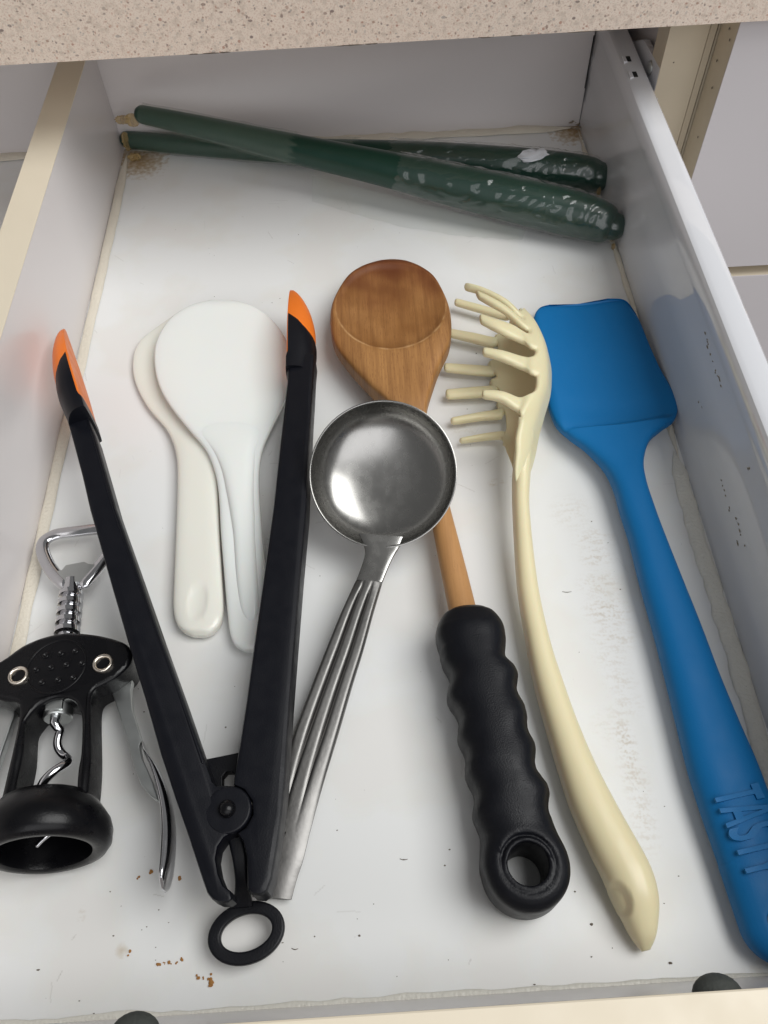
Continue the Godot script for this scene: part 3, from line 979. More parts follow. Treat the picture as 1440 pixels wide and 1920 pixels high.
# surface nets: one vertex in each cell the surface crosses
func nets(bag: Bag, lo: Vector3, hi: Vector3, cell: float, f: Callable) -> void:
	var nx := int(ceil((hi.x - lo.x) / cell)) + 2
	var ny := int(ceil((hi.y - lo.y) / cell)) + 2
	var nz := int(ceil((hi.z - lo.z) / cell)) + 2
	var val := PackedFloat32Array()
	val.resize(nx * ny * nz)
	var s := 4
	for bx in range(0, nx, s):
		for by in range(0, ny, s):
			for bz in range(0, nz, s):
				var mid: float = f.call(lo + Vector3(bx + 1.5, by + 1.5, bz + 1.5) * cell)
				var full := absf(mid) < cell * 7.0
				for x in range(bx, mini(bx + s, nx)):
					for y in range(by, mini(by + s, ny)):
						for z in range(bz, mini(bz + s, nz)):
							val[(x * ny + y) * nz + z] = f.call(lo + Vector3(x, y, z) * cell) if full else mid
	var index := {}
	var from := bag.f.size()
	for x in nx - 1:
		for y in ny - 1:
			for z in nz - 1:
				var c := (x * ny + y) * nz + z
				var neg := 0
				for k in 8:
					if val[c + (k & 1) * ny * nz + ((k >> 1) & 1) * nz + (k >> 2)] < 0.0:
						neg += 1
				if neg == 0 or neg == 8:
					continue
				var sum := Vector3.ZERO
				var cnt := 0
				for e in [[0, 1], [2, 3], [4, 5], [6, 7], [0, 2], [1, 3], [4, 6], [5, 7], [0, 4], [1, 5], [2, 6], [3, 7]]:
					var a: int = e[0]
					var b: int = e[1]
					var va := val[c + (a & 1) * ny * nz + ((a >> 1) & 1) * nz + (a >> 2)]
					var vb := val[c + (b & 1) * ny * nz + ((b >> 1) & 1) * nz + (b >> 2)]
					if (va < 0.0) != (vb < 0.0):
						var t := va / (va - vb)
						sum += Vector3(a & 1, (a >> 1) & 1, a >> 2).lerp(Vector3(b & 1, (b >> 1) & 1, b >> 2), t)
						cnt += 1
				index[c] = bag.v.size()
				bag.v.append(lo + (Vector3(x, y, z) + sum / cnt) * cell)
	var step := [ny * nz, nz, 1]
	for c in index:
		for ax in 3:
			var d1: int = step[(ax + 1) % 3]
			var d2: int = step[(ax + 2) % 3]
			var e: int = c + step[ax]
			if e >= val.size() or (val[c] < 0.0) == (val[e] < 0.0):
				continue
			if index.has(c - d1) and index.has(c - d2) and index.has(c - d1 - d2):
				var q := [index[c], index[c - d1], index[c - d1 - d2], index[c - d2]]
				if val[c] < 0.0:
					bag.f.append_array([q[0], q[1], q[2], q[0], q[2], q[3]])
				else:
					bag.f.append_array([q[0], q[2], q[1], q[0], q[3], q[2]])
	bag.turn_outward(from)


func build_ladle() -> void:
	var t := thing("steel_ladle", "stainless steel ladle with a round bowl and a grooved handle", "ladle", Vector3(-1, 0.2, -12))
	var o := Vector3(0.036, 3.25, -19.179)
	var rl := deg_to_rad(6.0)
	var tl := deg_to_rad(30.0)
	var ex := Vector3(cos(rl), sin(rl), 0)
	var ez := Vector3(0, -sin(tl), cos(tl))
	ex = (ex - ez * ex.dot(ez)).normalized()
	var up := ez.cross(ex).normalized()
	var prof := []
	for i in 25:   # inside, from the middle up to the lip
		var a := i / 24.0
		prof.append([-1.62 + 1.62 * pow(a, 2.5), 0.02 + 2.80 * sin(a * PI * 0.5)])
	prof.append_array([[0.025, 2.85], [0.03, 2.88], [0.015, 2.905], [-0.02, 2.91], [-0.05, 2.895]])
	for i in 20:
		var a := 1.0 - i / 19.0
		prof.append([-1.70 + 1.64 * pow(a, 2.5), 0.02 + 2.86 * sin(a * PI * 0.5)])
	var b := Bag.new()
	lathe(b, o, up, prof, 96)
	obj("bowl", b, mats["steel"], t, 50.0)
	b = Bag.new()
	loft(b, [[-1.03, -17.31, 0.72, -17.05, 1.78, 1.95], [-0.84, -16.86, 0.52, -16.63, 1.7, 1.85], [-0.81, -16.48, 0.3, -16.32, 1.6, 1.75], [-0.98, -15.95, 0.05, -15.81, 1.5, 1.68], [-1.18, -15.42, -0.18, -15.26, 1.45, 1.65]], 4.0, 4, 24)
	obj("neck", b, mats["steel"], t, 50.0)
	# handle pressed into three long flutes
	b = Bag.new()
	flutes(b, spline([[-1.2, -15.39, -0.2, -15.24, 1.4, 1.7], [-1.77, -14.18, -0.58, -14.05, 1.3, 1.6], [-2.33, -12.85, -1.01, -12.63, 1.15, 1.45], [-2.99, -11.23, -1.43, -11.43, 0.95, 1.25], [-3.61, -9.66, -1.95, -9.82, 0.75, 1.05], [-4.1, -8.14, -2.55, -8.03, 0.55, 0.85], [-4.52, -6.63, -3.01, -6.51, 0.4, 0.7]], 4), 3)
	obj("handle", b, mats["brushed steel"], t, 35.0)
	b = Bag.new()
	var ends = spline([[-4.52, -6.63, -3.01, -6.51, 0.4, 0.7], [-4.65, -5.98, -3.22, -5.71, 0.34, 0.64], [-4.75, -5.35, -3.41, -5.2, 0.28, 0.57], [-4.85, -4.7, -3.6, -4.56, 0.22, 0.48]], 6)
	flutes(b, ends, 3, [0.50, 0.47, 0.46, 0.46, 0.47, 0.48, 0.49, 0.50, 0.51, 0.52, 0.53, 0.54, 0.54], [1.0], true)
	obj("hanging_loop", b, mats["brushed steel"], t, 35.0)
	b = Bag.new()
	flutes(b, ends, 3, [0.0], [0.24, 0.21, 0.2, 0.2, 0.2, 0.2, 0.2, 0.2, 0.22, 0.25, 0.3], true)
	obj("hanging_loop", b, mats["brushed steel"], t, 35.0)
	b = Bag.new()
	flutes(b, ends.slice(ends.size() - 3), 3, [0.0], [1.0], true)
	obj("handle_tip", b, mats["brushed steel"], t, 35.0)


func flutes(b: Bag, rows: Array, count: int, from_u := [0.0], to_u := [1.0], plain := false) -> void:   # from_u, to_u: the strip of the width that is built, row by row
	var list := []
	for i in rows.size():
		var r = rows[i]
		var fade := clampf(i / 3.0, 0.0, 1.0) * (smoothstep(0.0, 11.0, float(rows.size() - 1 - i))if not plain else 0.0)
		var a := Vector3(r[0], 0, r[1])
		var c := Vector3(r[2], 0, r[3])
		var ring := PackedVector3Array()
		var n := 36
		var at := float(i) / (rows.size() - 1)
		var ua: float = from_u[mini(int(at * from_u.size()), from_u.size() - 1)]
		var ub: float = to_u[mini(int(at * to_u.size()), to_u.size() - 1)]
		for k in n + 1:
			var u := lerpf(ua, ub, float(k) / n)
			var s := fposmod(u * count, 1.0) * 2.0 - 1.0
			var p := a.lerp(c, u)
			p.y = float(r[5]) - fade * 0.13 * pow(absf(s), 5.0) - (1.0 - fade) * 0.12 * pow(absf(u * 2.0 - 1.0), 3.0)
			ring.append(p)
		for k in 9:
			var u := lerpf(ub, ua, float(k) / 8)
			var p := a.lerp(c, u)
			p.y = float(r[4]) - 0.02 + 0.08 * pow(absf(u * 2.0 - 1.0), 2.0)
			ring.append(p)
		list.append(ring)
	b.rings(list)


func build_server() -> void:
	var t := thing("pasta_server", "cream plastic pasta server lying on its side, between wooden spoon and blue spatula", "pasta server", Vector3(6, 0, -12))
	var A := [[6.57, 3, -27.98], [6.68, 3.2, -27], [6.79, 3.3, -25.73], [6.74, 3.3, -24.87], [6.61, 3.3, -23.85], [6.44, 3.28, -22.97], [6.04, 3.2, -22.11], [5.47, 2.95, -21.1], [5.36, 2.6, -20.34], [5.3, 2.2, -19.7], [5.43, 1.7, -19.17]]
	var S := [[7.02, 2.1, -28.72], [7.43, 2, -27.87], [7.65, 2, -26.75], [7.68, 2, -25.82], [7.62, 2, -25.01], [7.38, 2, -23.86], [6.96, 1.9, -22.73], [6.61, 1.8, -21.8], [6.39, 1.6, -21.06], [6.11, 1.45, -20.21], [5.75, 1.4, -19.37]]
	var B := [[6.83, 0.9, -30.18], [6.49, 0.6, -29.71], [5.9, 0.5, -28.65], [5.63, 0.5, -27.71], [5.52, 0.5, -26.75], [5.54, 0.5, -25.67], [5.68, 0.5, -24.42], [5.6, 0.6, -22.94], [5.63, 0.75, -21.77], [5.56, 0.9, -20.65], [5.54, 1.15, -19.56]]
	var sheet := ServerSheet.new()
	sheet.setup(A, S, B, [[0.15, [[6.78, 2.9, -28, 0.2], [5.95, 3.3, -28.43, 0.2], [5.02, 3.3, -29.21, 0.17], [4.29, 3.2, -29.71, 0.12]]], [0.95, [[6.72, 3.1, -27.04, 0.25], [5.84, 3.5, -27.73, 0.23], [5.17, 3.55, -28.35, 0.2], [4.69, 3.5, -28.83, 0.13]]], [1.95, [[6.96, 3, -26.02, 0.34], [6.4, 3.3, -26.25, 0.3], [5.45, 3.5, -26.67, 0.25], [4.71, 3.5, -27.23, 0.17]]], [3.35, [[6.85, 3, -24.58, 0.4], [6.3, 3.3, -24.55, 0.34], [5.37, 3.5, -24.86, 0.26], [4.62, 3.5, -25.14, 0.18]]], [5.55, [[6.11, 2.8, -22.25, 0.42], [5.8, 3.2, -22.41, 0.36], [5.11, 3.4, -22.69, 0.26], [4.34, 3.4, -22.89, 0.17]]]], [[0.2, [[6.89, 0.8, -29.91, 0.22], [6.44, 0.6, -30.39, 0.22], [5.4, 0.6, -30.93, 0.19], [4.1, 0.6, -31.57, 0.13]]], [1.75, [[6.34, 0.5, -28.44, 0.28], [5.7, 0.5, -28.74, 0.25], [4.66, 0.55, -29.12, 0.2], [3.47, 0.6, -29.53, 0.14]]], [3.5, [[6.13, 0.45, -26.82, 0.3], [5.49, 0.45, -26.93, 0.25], [4.45, 0.5, -27.06, 0.22], [3.21, 0.5, -27.32, 0.15]]], [4.6, [[6.13, 0.45, -25.84, 0.3], [5.45, 0.45, -25.69, 0.24], [4.3, 0.45, -25.57, 0.2], [3.13, 0.45, -25.52, 0.14]]], [5.9, [[6.06, 0.5, -24.33, 0.28], [5.57, 0.45, -24.25, 0.22], [4.66, 0.4, -24.17, 0.19], [3.24, 0.4, -23.95, 0.14]]], [7.55, [[5.79, 0.8, -22.02, 0.28], [5.51, 0.55, -22.9, 0.26], [4.8, 0.4, -23.04, 0.19], [3.55, 0.35, -22.92, 0.13]]]], self)
	var b := Bag.new()
	nets(b, Vector3(-0.7, -5.4, -0.36), Vector3(sheet.knots[-1] - 0.05, 4.2, 0.36), 0.075, sheet.dist)
	for i in b.v.size():
		b.v[i] = sheet.point(b.v[i])
	obj("head", b, mats["cream nylon"], t, 180.0)
	b = Bag.new()
	var hollow := func(p: Vector3, w: float) -> float:   # thumb notch near the end
		var d := Vector2((p.x - 6.62 - (p.z + 3.95) * 0.25) / 0.34, (p.z + 3.95) / 0.55).length()
		return 0.22 * smoothstep(1.0, 0.55, d)
	loft(b, [[5.92, -22.04, 6.47, -21.94, 1.6, 2.8], [5.72, -21.52, 6.47, -21.44, 1.2, 2.75], [5.61, -21.03, 6.37, -20.98, 0.9, 2.5], [5.48, -20.43, 6.23, -20.38, 0.85, 2.3], [5.37, -19.82, 6.11, -19.78, 0.85, 2.1], [5.2, -18.31, 5.88, -18.26, 0.85, 1.9], [4.98, -15.16, 5.77, -15.11, 0.6, 1.6], [5, -12.87, 5.89, -12.82, 0.4, 1.5], [5.08, -11.23, 6.13, -11.18, 0.25, 1.45], [5.26, -9.66, 6.41, -9.6, 0.15, 1.45], [5.45, -8.16, 6.77, -8.09, 0.1, 1.5], [5.68, -6.74, 7.23, -6.66, 0.08, 1.55], [6.06, -5.38, 7.72, -5.3, 0.06, 1.6], [6.28, -4.74, 7.89, -4.66, 0.06, 1.6], [6.47, -4.11, 7.93, -4.04, 0.06, 1.5], [6.69, -3.51, 7.85, -3.53, 0.06, 1.3], [6.93, -2.95, 7.67, -2.96, 0.1, 1], [7.18, -2.57, 7.45, -2.61, 0.3, 0.6]], 2.3, 10, 56, hollow)
	obj("handle", b, mats["cream nylon"], t, 60.0)


class ServerSheet:   # the server's head as a bent sheet: u runs along the spine, v across it (up is positive), w through the thickness
	var knots := []
	var upper := []
	var lower := []
	var up_tines := []
	var low_tines := []
	var up_v := [0.0, 0.7, 1.3, 2.0, 2.8, 3.6]
	var low_v := [0.0, 1.2, 2.5, 3.1, 3.9, 4.9]
	var scene: Node

	func setup(A: Array, S: Array, B: Array, ups: Array, lows: Array, owner: Node) -> void:
		scene = owner
		var u := 0.0
		for i in S.size():
			if i > 0:
				u += Vector3(S[i][0] - S[i - 1][0], 0, S[i][2] - S[i - 1][2]).length()
			knots.append(u)
		for t in ups:
			up_tines.append(t[0])
		for t in lows:
			low_tines.append(t[0])
		for i in knots.size():
			var a: Vector3 = scene.V(A[i])
			var s: Vector3 = scene.V(S[i])
			var c: Vector3 = scene.V(B[i])
			upper.append([s, a.lerp(s, 0.62) + Vector3(0, (a.y - s.y) * 0.34, 0), a] + tines_at(ups, knots[i], a))
			lower.append([s, c.lerp(s, 0.72) - Vector3(0, (s.y - c.y) * 0.30, 0), c] + tines_at(lows, knots[i], c))

	func tines_at(list: Array, u: float, from: Vector3) -> Array:   # last three stations, blended between neighbouring tines
		var k := 0
		while k < list.size() - 2 and u > float(list[k + 1][0]):
			k += 1
		var f := clampf((u - float(list[k][0])) / (float(list[k + 1][0]) - float(list[k][0])), -0.6, 1.8)
		var out := []
		for j in [1, 2, 3]:
			out.append((scene.V(list[k][1][j]) as Vector3).lerp(scene.V(list[k + 1][1][j]), f))
		return out

	func along(row: Array, vs: Array, v: float) -> Vector3:
		var k := 0
		while k < vs.size() - 2 and v > float(vs[k + 1]):
			k += 1
		var f := (v - float(vs[k])) / (float(vs[k + 1]) - float(vs[k]))
		return (row[k] as Vector3).cubic_interpolate(row[mini(k + 1, 5)], row[maxi(k - 1, 0)], row[mini(k + 2, 5)], f)

	func mid(u: float, v: float) -> Vector3:
		var k := 0
		while k < knots.size() - 2 and u > float(knots[k + 1]):
			k += 1
		var f := (u - float(knots[k])) / (float(knots[k + 1]) - float(knots[k]))
		var p := []
		for j in [k - 1, k, k + 1, k + 2]:
			var i := clampi(j, 0, knots.size() - 1)
			p.append(along(upper[i] if v >= 0.0 else lower[i], up_v if v >= 0.0 else low_v, absf(v)))
		return (p[1] as Vector3).cubic_interpolate(p[2], p[0], p[3], f)

	func point(q: Vector3) -> Vector3:
		var p := mid(q.x, q.y)
		var du := mid(q.x + 0.05, q.y) - mid(q.x - 0.05, q.y)
		var dv := mid(q.x, q.y + 0.06) - mid(q.x, q.y - 0.06)
		return p + du.cross(dv).normalized() * q.z

	func dist(q: Vector3) -> float:
		# spine band: from edge to edge, widening into the neck
		var lo := -2.35 - 0.8 * exp(-pow((q.x - 7.85) / 0.5, 2.0))
		var hi := 1.15 + 0.75 * exp(-pow((q.x - 5.95) / 0.6, 2.0))
		var d := maxf(maxf(lo - q.y, q.y - hi), -0.25 - q.x)
		for i in up_tines.size():
			d = joined(d, tine(q, float(up_tines[i]), 1.0, [3.35, 3.3, 3.45, 3.45, 3.45][i], 0.45 if i > 1 else 0.30, 0.19), 0.34)
		for i in low_tines.size():
			d = joined(d, tine(q, float(low_tines[i]), -1.8, -4.75, 0.36 if i > 0 else 0.28, 0.18), 0.36)
		var half := (0.14 + 0.06 * smoothstep(1.3, 3.0, absf(q.y))) * (1.0 - 0.6 * smoothstep(float(knots[-1]) - 2.0, float(knots[-1]), q.x))
		var r := half * 0.96
		var e := Vector2(maxf(d + r, 0.0), maxf(absf(q.z) - half + r, 0.0)).length() - r
		return e + minf(maxf(d + r, absf(q.z) - half + r), 0.0)

	func tine(q: Vector3, u: float, v0: float, v1: float, r0: float, r1: float) -> float:
		var f := clampf((q.y - v0) / (v1 - v0), 0.0, 1.0)
		return Vector2(q.x - u, q.y - lerpf(v0, v1, f)).length() - lerpf(r0, r1, f)

	func joined(a: float, b: float, k: float) -> float:
		var h := clampf(0.5 + 0.5 * (b - a) / k, 0.0, 1.0)
		return lerpf(b, a, h) - k * h * (1.0 - h)


func build_spatula() -> void:
	var t := thing("silicone_spatula", "blue silicone spoon spatula along the right side of the drawer", "spatula", Vector3(10.5, 0, -14))
	var b := Bag.new()
	var scoop := func(p: Vector3, w: float) -> float:
		var u := clampf((p.x - 10.6) / 2.6, -1.0, 1.0)
		var v := smoothstep(-22.55, -23.0, p.z + (p.x - 10.2) * 0.12)
		return v * (0.36 * (1.0 - u * u) + 0.05) * smoothstep(0.0, 0.4, w)
	var all := spline([[8.76, -30.98, 11.72, -31.2, 0.55, 0.85, 4.2], [8.25, -30.76, 12.48, -31.02, 0.5, 0.95, 4.2], [7.91, -30.22, 12.78, -30.31, 0.45, 1, 4.2], [7.74, -29.47, 12.93, -29.31, 0.42, 1.05, 4.2], [7.58, -27.89, 13.02, -27.5, 0.4, 1.15, 4.2], [7.57, -26.31, 13.15, -25.92, 0.4, 1.2, 4.2], [7.63, -24.79, 13.37, -24.49, 0.42, 1.25, 4.2], [7.66, -23.92, 13.33, -23.75, 0.45, 1.25, 4.2], [7.81, -23.08, 13.01, -23.04, 0.45, 1.3, 4], [8.22, -22.36, 12.34, -22.53, 0.5, 1.32, 3.7], [8.79, -21.66, 11.63, -21.88, 0.5, 1.36, 3.4], [9.39, -20.58, 11.12, -20.75, 0.45, 1.42, 3], [9.61, -19.53, 10.99, -19.63, 0.4, 1.48, 2.7], [9.65, -18.33, 11.05, -18.35, 0.35, 1.5, 2.5], [9.74, -16.95, 11.14, -17.22, 0.3, 1.5, 2.5], [9.75, -15.05, 11.35, -15.14, 0.25, 1.5, 2.5], [9.82, -12.86, 11.57, -13.09, 0.2, 1.5, 2.5], [9.84, -10.98, 11.74, -11.12, 0.15, 1.5, 2.5], [9.84, -9.38, 11.95, -9.4, 0.1, 1.5, 2.5], [9.84, -7.9, 12.15, -7.99, 0.08, 1.5, 2.5], [9.91, -6.7, 12.26, -6.75, 0.06, 1.5, 2.5], [10.04, -5.36, 12.45, -5.44, 0.05, 1.47, 2.5], [10.15, -4.31, 12.54, -4.37, 0.05, 1.43, 2.5]], 8)
	var at := 0
	while float(all[at][1]) + float(all[at][3]) < -45.2:
		at += 1
	loft(b, all.slice(0, at + 1), 4.2, 1, 64, scoop)
	obj("blade", b, mats["blue silicone"], t, 50.0)
	b = Bag.new()
	loft(b, all.slice(at), 2.5, 1, 64)
	obj("handle", b, mats["blue silicone"], t, 60.0)
	# rounded end with its hanging hole
	b = Bag.new()
	var eye := func(p: Vector3) -> float:
		var a := Vector2(11.245, -5.4)
		var c := Vector2(11.40, -3.10)
		var q := Vector2(p.x, p.z)
		var f := clampf((q - a).dot(c - a) / (c - a).length_squared(), 0.0, 1.0)
		var rho := q.distance_to(a.lerp(c, f)) / lerpf(1.205, 1.16, f)
		var e := (pow(pow(rho, 2.6) + pow(absf(p.y - 0.74) / 0.695, 2.6), 1.0 / 2.6) - 1.0) * 0.69
		var bore := 0.40 - q.distance_to(Vector2(11.27, -3.05))
		return maxf(maxf(e, bore), -4.9 - p.z)
	nets(b, Vector3(9.6, -0.1, -5.2), Vector3(12.9, 1.6, -1.7), 0.07, eye)
	obj("handle_end", b, mats["blue silicone"], t, 50.0)
	# raised lettering, read along the handle
	var tm := TextMesh.new()
	var font := SystemFont.new()
	font.font_names = PackedStringArray(["Droid Sans"])
	font.font_weight = 700
	tm.font = font
	tm.text = "TASTY"
	tm.font_size = 64
	tm.pixel_size = 0.00028
	tm.depth = 0.0012
	tm.material = mats["blue silicone"]
	var l := MeshInstance3D.new()
	l.name = "lettering"
	l.mesh = tm
	t.add_child(l)
	var along := Vector3(0.16, 0.0, 1.0).normalized()
	var top := Vector3(1.0, 0.0, -0.16).normalized()
	l.global_transform = Transform3D(Basis(along * 0.53, top * 1.22, along.cross(top)), Vector3(11.13, 1.49, -5.68) * CM)


func build_corkscrew() -> void:
	var t := Node3D.new()
	t.name = "wing_corkscrew"
	add_child(t)
	t.transform = Transform3D(Basis.from_euler(Vector3(deg_to_rad(-6.0), deg_to_rad(6.6), 0)), V([-11.18, 2.05, -5.94]) * CM)
	tag(t, "black wing corkscrew with a chrome opener handle and silver levers", "corkscrew")
	var tf := Transform3D(t.transform.basis, V([-11.18, 2.05, -5.94]))
	var put := func(bag: Bag) -> Bag:
		for i in bag.v.size():
			bag.v[i] = tf * bag.v[i]
		return bag
	var b := Bag.new()
	prism(b, [[-3.04, -6.15], [-3.08, -6.61], [-2.66, -6.9], [-2.01, -6.93], [-1.31, -7.43], [-0.57, -7.68], [0.21, -7.72], [1.02, -7.54], [1.81, -7.24], [2.46, -6.85], [2.67, -6.43], [2.63, -6], [2.4, -5.7], [2.06, -5.46], [1.68, -5.3], [1.44, -5.17], [1.35, -4.88], [1.38, -4.13], [1.5, -2.56], [1.45, -1.22], [1.18, -1.27], [1.1, -2.2], [1.15, -2.89], [1.09, -4.04], [0.98, -4.46], [0.77, -4.84], [0.41, -5.05], [-0.03, -5.07], [-0.43, -4.87], [-0.7, -4.56], [-0.82, -4.23], [-0.76, -3.22], [-0.84, -2.23], [-0.84, -1.44], [-1.24, -1.51], [-1.24, -2.07], [-1.1, -3.79], [-1.11, -5.02], [-1.69, -5.31], [-2.18, -5.54], [-2.67, -5.77]], -0.7, 0.75, 0.14, flat, 3)
	obj("body", put.call(b), mats["black gloss"], t, 45.0)
	# bell that sits on the bottle
	b = Bag.new()
	lathe(b, Vector3.ZERO, Vector3.BACK, [[-1.75, 1.2], [-1.65, 1.5], [-1.4, 1.68], [-1.2, 1.82], [-0.95, 1.98], [-0.65, 2.06], [-0.3, 2.04], [-0.08, 1.9], [0.0, 1.72], [0.0, 1.55], [-0.06, 1.46], [-0.3, 1.42], [-1.6, 1.36], [-1.6, 0.02]], 64)
	obj("bell", put.call(b), mats["black gloss"], t, 40.0)
	# embossed disc with dimples
	b = Bag.new()
	var ring := []
	for i in 40:
		var a := TAU * i / 40
		ring.append([0.05 + 1.03 * cos(a), 0.75, -6.31 + 1.06 * sin(a), 0.035])
	tube(b, ring, 1, 8, Vector3.ONE, true)
	obj("emblem_ring", put.call(b), mats["black gloss"], t, 60.0)
	for q in [[-0.38, -6.83], [0.16, -6.82], [0.67, -6.82], [-0.66, -6.3], [-0.14, -6.29], [0.4, -6.3], [0.95, -6.26], [-0.4, -5.74], [0.16, -5.74], [0.69, -5.73]]:
		b = Bag.new()
		lathe(b, Vector3(q[0], 0.75, q[1]), Vector3.UP, [[-0.02, 0.12], [0.03, 0.11], [0.045, 0.08], [0.02, 0.05], [0.0, 0.01]], 14)
		obj("dimple", put.call(b), mats["black gloss"], t, 40.0)
	for q in [[-1.24, -6.14], [1.71, -6.1]]:
		b = Bag.new()
		lathe(b, Vector3(q[0], 0.75, q[1]), Vector3.UP, [[-0.1, 0.37], [0.06, 0.37], [0.12, 0.34], [0.13, 0.30], [0.10, 0.25], [0.02, 0.225], [-0.2, 0.23], [-0.25, 0.02]], 28)
		var rv := obj("rivet", put.call(b), mats["bright steel"], t, 50.0)
		b = Bag.new()
		lathe(b, Vector3(q[0], 0.66, q[1]), Vector3.UP, [[-0.1, 0.225], [0.0, 0.22], [0.03, 0.1], [0.03, 0.01]], 20)
		obj("rivet_core", put.call(b), mats["dark hole"], rv, 50.0)
	# toothed shaft and opener
	b = Bag.new()
	var prof := [[-10.6, 0.02], [-10.6, 0.34], [-10.2, 0.36]]
	for i in 5:
		var z := -10.05 + i * 0.42
		prof.append_array([[z, 0.36], [z + 0.05, 0.47], [z + 0.24, 0.47], [z + 0.30, 0.34], [z + 0.38, 0.34]])
	prof.append_array([[-7.9, 0.36], [-4.9, 0.36], [-4.9, 0.02]])
	lathe(b, Vector3.ZERO, Vector3.BACK, prof, 28)
	obj("toothed_shaft", put.call(b), mats["chrome"], t, 30.0)
	b = Bag.new()
	var loop := []
	for q in [[0.55, -10.32], [1.2, -11.25], [1.54, -12.01], [1.59, -12.56], [1.36, -12.89], [0.78, -13], [-0.09, -13.03], [-0.85, -13.03], [-1.28, -12.77], [-1.31, -12.28], [-1.02, -11.52], [-0.66, -10.92], [-0.28, -10.43]]:
		loop.append([q[0], 0.15, q[1], 0.27])
	tube(b, loop, 6, 14, Vector3(1, 0.6, 1))
	obj("opener_loop", put.call(b), mats["chrome"], t, 60.0)
	b = Bag.new()
	prism(b, [[-0.61, -11.01], [-0.38, -11.02], [-0.25, -11.24], [0.48, -11.28], [0.66, -11.14], [1, -11.02], [0.64, -10.25], [-0.28, -10.35]], 0.0, 0.3, 0.05, flat)
	obj("opener_tongue", put.call(b), mats["zinc"], t, 40.0)
	# worm
	b = Bag.new()
	lathe(b, Vector3(0.0, 0, -5.3), Vector3.BACK, [[0.0, 0.5], [0.62, 0.5], [0.66, 0.46], [0.66, 0.02]], 20)
	obj("shaft_collar", put.call(b), mats["zinc"], t, 30.0)
	b = Bag.new()
	box(b, Vector3(-0.30, -0.2, -5.7), Vector3(0.30, 0.52, -4.75), 0.06)
	obj("shaft_block", put.call(b), mats["zinc"], t, 30.0)
	b = Bag.new()
	var worm := [[0.0, 0.1, -4.75, 0.2], [-0.02, 0.2, -4.4, 0.17]]
	for i in 34:
		var a := i / 33.0
		var ang := PI * 0.85 + a * TAU * 1.9
		var r := 0.42 * smoothstep(0.0, 0.35, a)
		worm.append([0.12 + r * cos(ang), r * sin(ang) * 0.9, -4.2 + a * 4.0, 0.15 - 0.09 * smoothstep(0.75, 1.0, a)])
	tube(b, worm, 2, 12)
	obj("worm", put.call(b), mats["chrome"], t, 60.0)
	# levers
	b = Bag.new()
	prism(b, [[1.76, -5.52], [2.53, -6.12], [2.45, -5.44], [2.54, -4.62], [2.91, -3.4], [2.85, -3.16], [2.95, -2.72], [3.32, -1.85], [3.52, -1.18], [3.28, -1.37], [2.95, -1.81], [2.67, -2.56], [2.33, -3.78]], -0.45, -0.1, 0.05, flat)
	var lv := obj("lever", put.call(b), mats["zinc"], t, 40.0)
	b = Bag.new()
	var rows := []
	for q in [[2.9, -3.35, 2.97, -3.33], [3.06, -2.82, 3.18, -2.83], [3.31, -2.2, 3.5, -2.32], [3.5, -1.47, 3.81, -1.53], [3.64, -0.72, 3.98, -0.77], [3.67, 0.07, 4.05, -0.04], [3.65, 0.75, 4.01, 0.78], [3.64, 1.31, 3.89, 1.39], [3.68, 1.63, 3.78, 1.66]]:
		rows.append([q[0], q[1], q[2], q[3], -0.75, 0.35])
	rows[0][4] = -0.4
	rows[0][5] = -0.1
	rows[-1][4] = -0.4
	rows[-1][5] = 0.0
	loft(b, rows, 2.4, 6, 24)
	obj("lever_grip", put.call(b), mats["chrome"], lv, 60.0)
	b = Bag.new()
	prism(b, [[-2.57, -5.82], [-1.87, -5.65], [-1.6, -5.44], [-1.6, -5.14], [-1.88, -3.6], [-2.16, -2.17], [-2.72, -2.27], [-2.67, -4.13]], -0.5, -0.1, 0.08, flat)
	obj("lever", put.call(b), mats["zinc"], t, 40.0)


func tip(parent: Node, apex: Vector3, heel: Vector3, side: float, bulge: float, high: float, split: float, skew: float, inner := 0.04) -> void:   # scoop: flat inside face, rounded back
	var d := (heel - apex)
	var len := d.length()
	d = d / len
	var nrm := d.cross(Vector3.UP).normalized() * side
	var up := nrm.cross(d).normalized()
	if up.y < 0.0:
		up = -up
	for part in 2:
		var list := []
		var steps := 22
		for i in steps + 1:
			var f := float(i) / steps
			var a := f * 0.95 if part == 0 else lerpf(split, 1.0, f)
			var wide := pow(sin(PI * clampf(a * 0.8 + 0.02, 0.0, 1.0)), 0.7) if a < 0.6 else lerpf(1.0, 0.86, smoothstep(0.6, 1.0, a))
			var hy := high * wide
			var bz := bulge * wide
			if part == 1:
				hy += 0.04
				bz += 0.04
			var ring := PackedVector3Array()
			for j in 28:
				var s := TAU * j / 28
				var out := maxf(0.0, cos(s))
				var depth := bz * pow(out, 0.8) if cos(s) > 0.0 else -(lerpf(inner, 0.15, smoothstep(0.84, 0.9, a)) if part == 1 else 0.10) * pow(-cos(s), 0.3)
				var along := a * len
				if part == 1:
					along += skew * (1.0 - f) * (depth / maxf(bz, 0.05)) * 1.2
				ring.append(apex + d * along + nrm * depth + up * hy * sin(s))
			list.append(ring)
		var b := Bag.new()
		b.rings(list)
		if part == 0:
			obj("silicone_tip", b, mats["orange silicone"], parent, 45.0)
		else:
			obj("tip_socket", b, mats["black nylon"], parent, 45.0)


